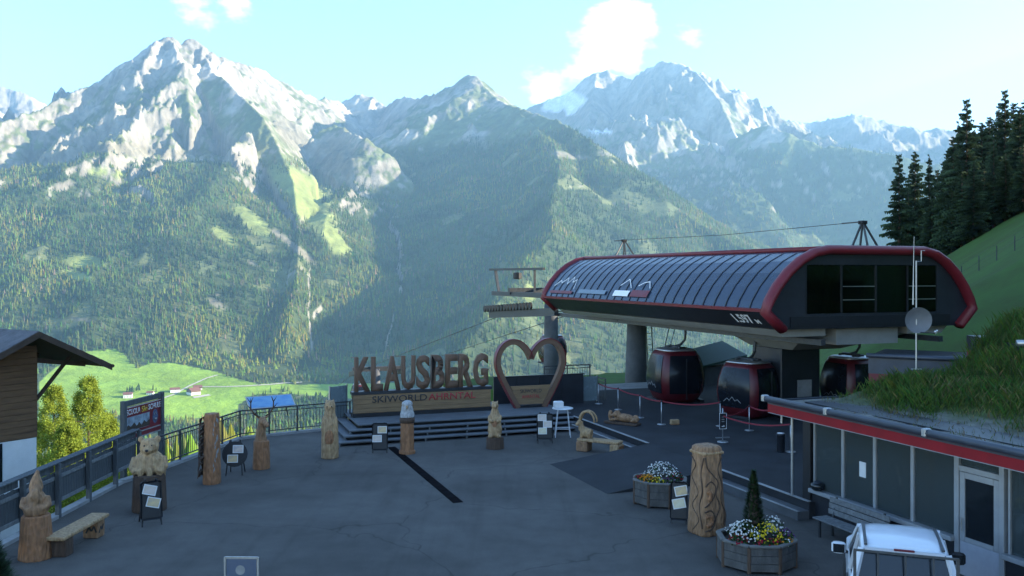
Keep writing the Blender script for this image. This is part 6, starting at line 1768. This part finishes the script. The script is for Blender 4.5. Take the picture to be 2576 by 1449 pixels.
FILL = [(2358, 112, 420, 1.1, 'spruce just right of the group of three'), (2386, 110, 372, 1.2, 'spruce behind the left edge of the dark tree mass'), (2412, 106, 300, 1.2, 'spruce close behind the left tall tip'),
        (2450, 110, 318, 1.2, 'back row spruce right of the left tall tip'), (2490, 108, 286, 1.25, 'back row spruce left of the tallest one'), (2512, 104, 262, 1.15, 'spruce directly left of the tallest tip'),
        (2550, 106, 250, 1.2, 'back row spruce right of the tallest one'), (2582, 100, 240, 1.2, 'back row spruce at the right frame edge'), (2420, 95, 430, 1.5, 'low wide spruce at the lower edge of the wood'),
        (2476, 94, 420, 1.5, 'low wide spruce in the middle of the lower edge'), (2530, 91, 400, 1.5, 'low wide spruce under the tallest tip'), (2575, 89, 380, 1.5, 'low wide spruce at the lower right edge'),
        (2395, 97, 500, 1.6, 'lowest spruce where the wood meets the station roof'), (2345, 104, 500, 1.4, 'low spruce below the slim right-hand one'), (2285, 112, 470, 1.4, 'low spruce filling the group of three')]
for k, (x, Y_, top, sc_, lab) in enumerate(FILL): spruce(x, 0, Y_, top, k, lab, sc_)
def larch(x, Y, top, zb, R, seed, lab):
    X = (x - 1288) / F * Y; zt = CAM_H + (690 - top) / F * Y; H = zt - zb
    o = thing('larch_tree', lab, 'tree', (X, Y, zb), 0, 'yellow-green trees below the fence')
    r = np.random.default_rng(seed); V = []; Fs = []; Cs = []; b = 0
    n = 34000
    # soft plumes: clumps spread through the crown, each a cloud of small leaves
    nc_ = 300
    f = r.uniform(.25, 1, nc_) ** .9; a = r.uniform(0, 6.28, nc_); rr = R * 1.15 * (1.03 - f) ** .70 * r.uniform(.2, 1, nc_) ** .5
    C_ = np.stack([rr * np.cos(a), rr * np.sin(a), H * (.10 + .86 * f)], -1)
    k = r.integers(0, nc_, n)
    sz = (.80 * (1 - .6 * f))[k]
    P = C_[k] + r.normal(0, 1, (n, 3)) * np.stack([sz * .42, sz * .42, sz * .50], -1)
    d = r.normal(0, 1, (n, 3)); d /= np.linalg.norm(d, axis=1)[:, None]; c = np.cross(d, r.normal(0, 1, (n, 3))); c /= np.linalg.norm(c, axis=1)[:, None]
    s = r.uniform(.045, .10, n)[:, None]
    V = np.stack([P - d * s, P + c * s * .5, P + d * s, P - c * s * .5], 1).reshape(-1, 3)
    Fc = (np.array([[0, 1, 2], [0, 2, 3]])[None] + np.arange(n)[:, None, None] * 4).reshape(-1, 3)
    cc_ = np.array((.25, .315, .045))[None] * r.uniform(.7, 1.25, (n, 1)) * r.uniform(.85, 1.12, nc_)[k][:, None]
    obj('crown', fast_mesh('crown', V, Fc, M_larch, False, np.repeat(cc_, 4, 0)), None, o)
    tr = MB().tube([(0, 0, -.5), (.05, 0, H * .4), (0, .05, H * .97)], [.16, .11, .02], 8)
    for i in range(14):
        z = H * (.15 + .05 * i); aa = i * 2.4; L = R * (1.0 - z / H) ** .7
        tr.tube([(0, 0, z), (L * .5 * math.cos(aa), L * .5 * math.sin(aa), z + .25), (L * math.cos(aa), L * math.sin(aa), z + .3)], [.05, .03, .01], 5)
    tr.build('trunk', M_woodd, o)
    return o
larch(222, 75, 932, -19.5, 3.7, 1, 'tall yellow-green larch between the chalet and the ski school board')
larch(135, 73, 952, -19.0, 3.3, 2, 'yellow-green larch close to the chalet corner')
larch(270, 79, 1025, -19.5, 2.8, 3, 'low yellow-green larch just left of the ski school board')
larch(172, 71, 1050, -18.5, 3.3, 4, 'low bushy larch behind the board fence')
# ------------------------------------------------------------------ air
hz = bpy.data.materials.new('haze'); hz.use_nodes = True
t = hz.node_tree
for n in list(t.nodes):
    if n.type != 'OUTPUT_MATERIAL': t.nodes.remove(n)
pv = t.nodes.new('ShaderNodeVolumePrincipled')
pv.inputs['Color'].default_value = (.36, .68, 1.0, 1)
pv.inputs['Density'].default_value = 6.8e-5
pv.inputs['Anisotropy'].default_value = 0.25
t.links.new(pv.outputs[0], t.nodes['Material Output'].inputs['Volume'])
tag(MB().box(-11500, 17500, -600, 10900, -1100, 2300).build('haze', hz), 'thin blue mountain haze filling the valley', None, None, 'stuff')
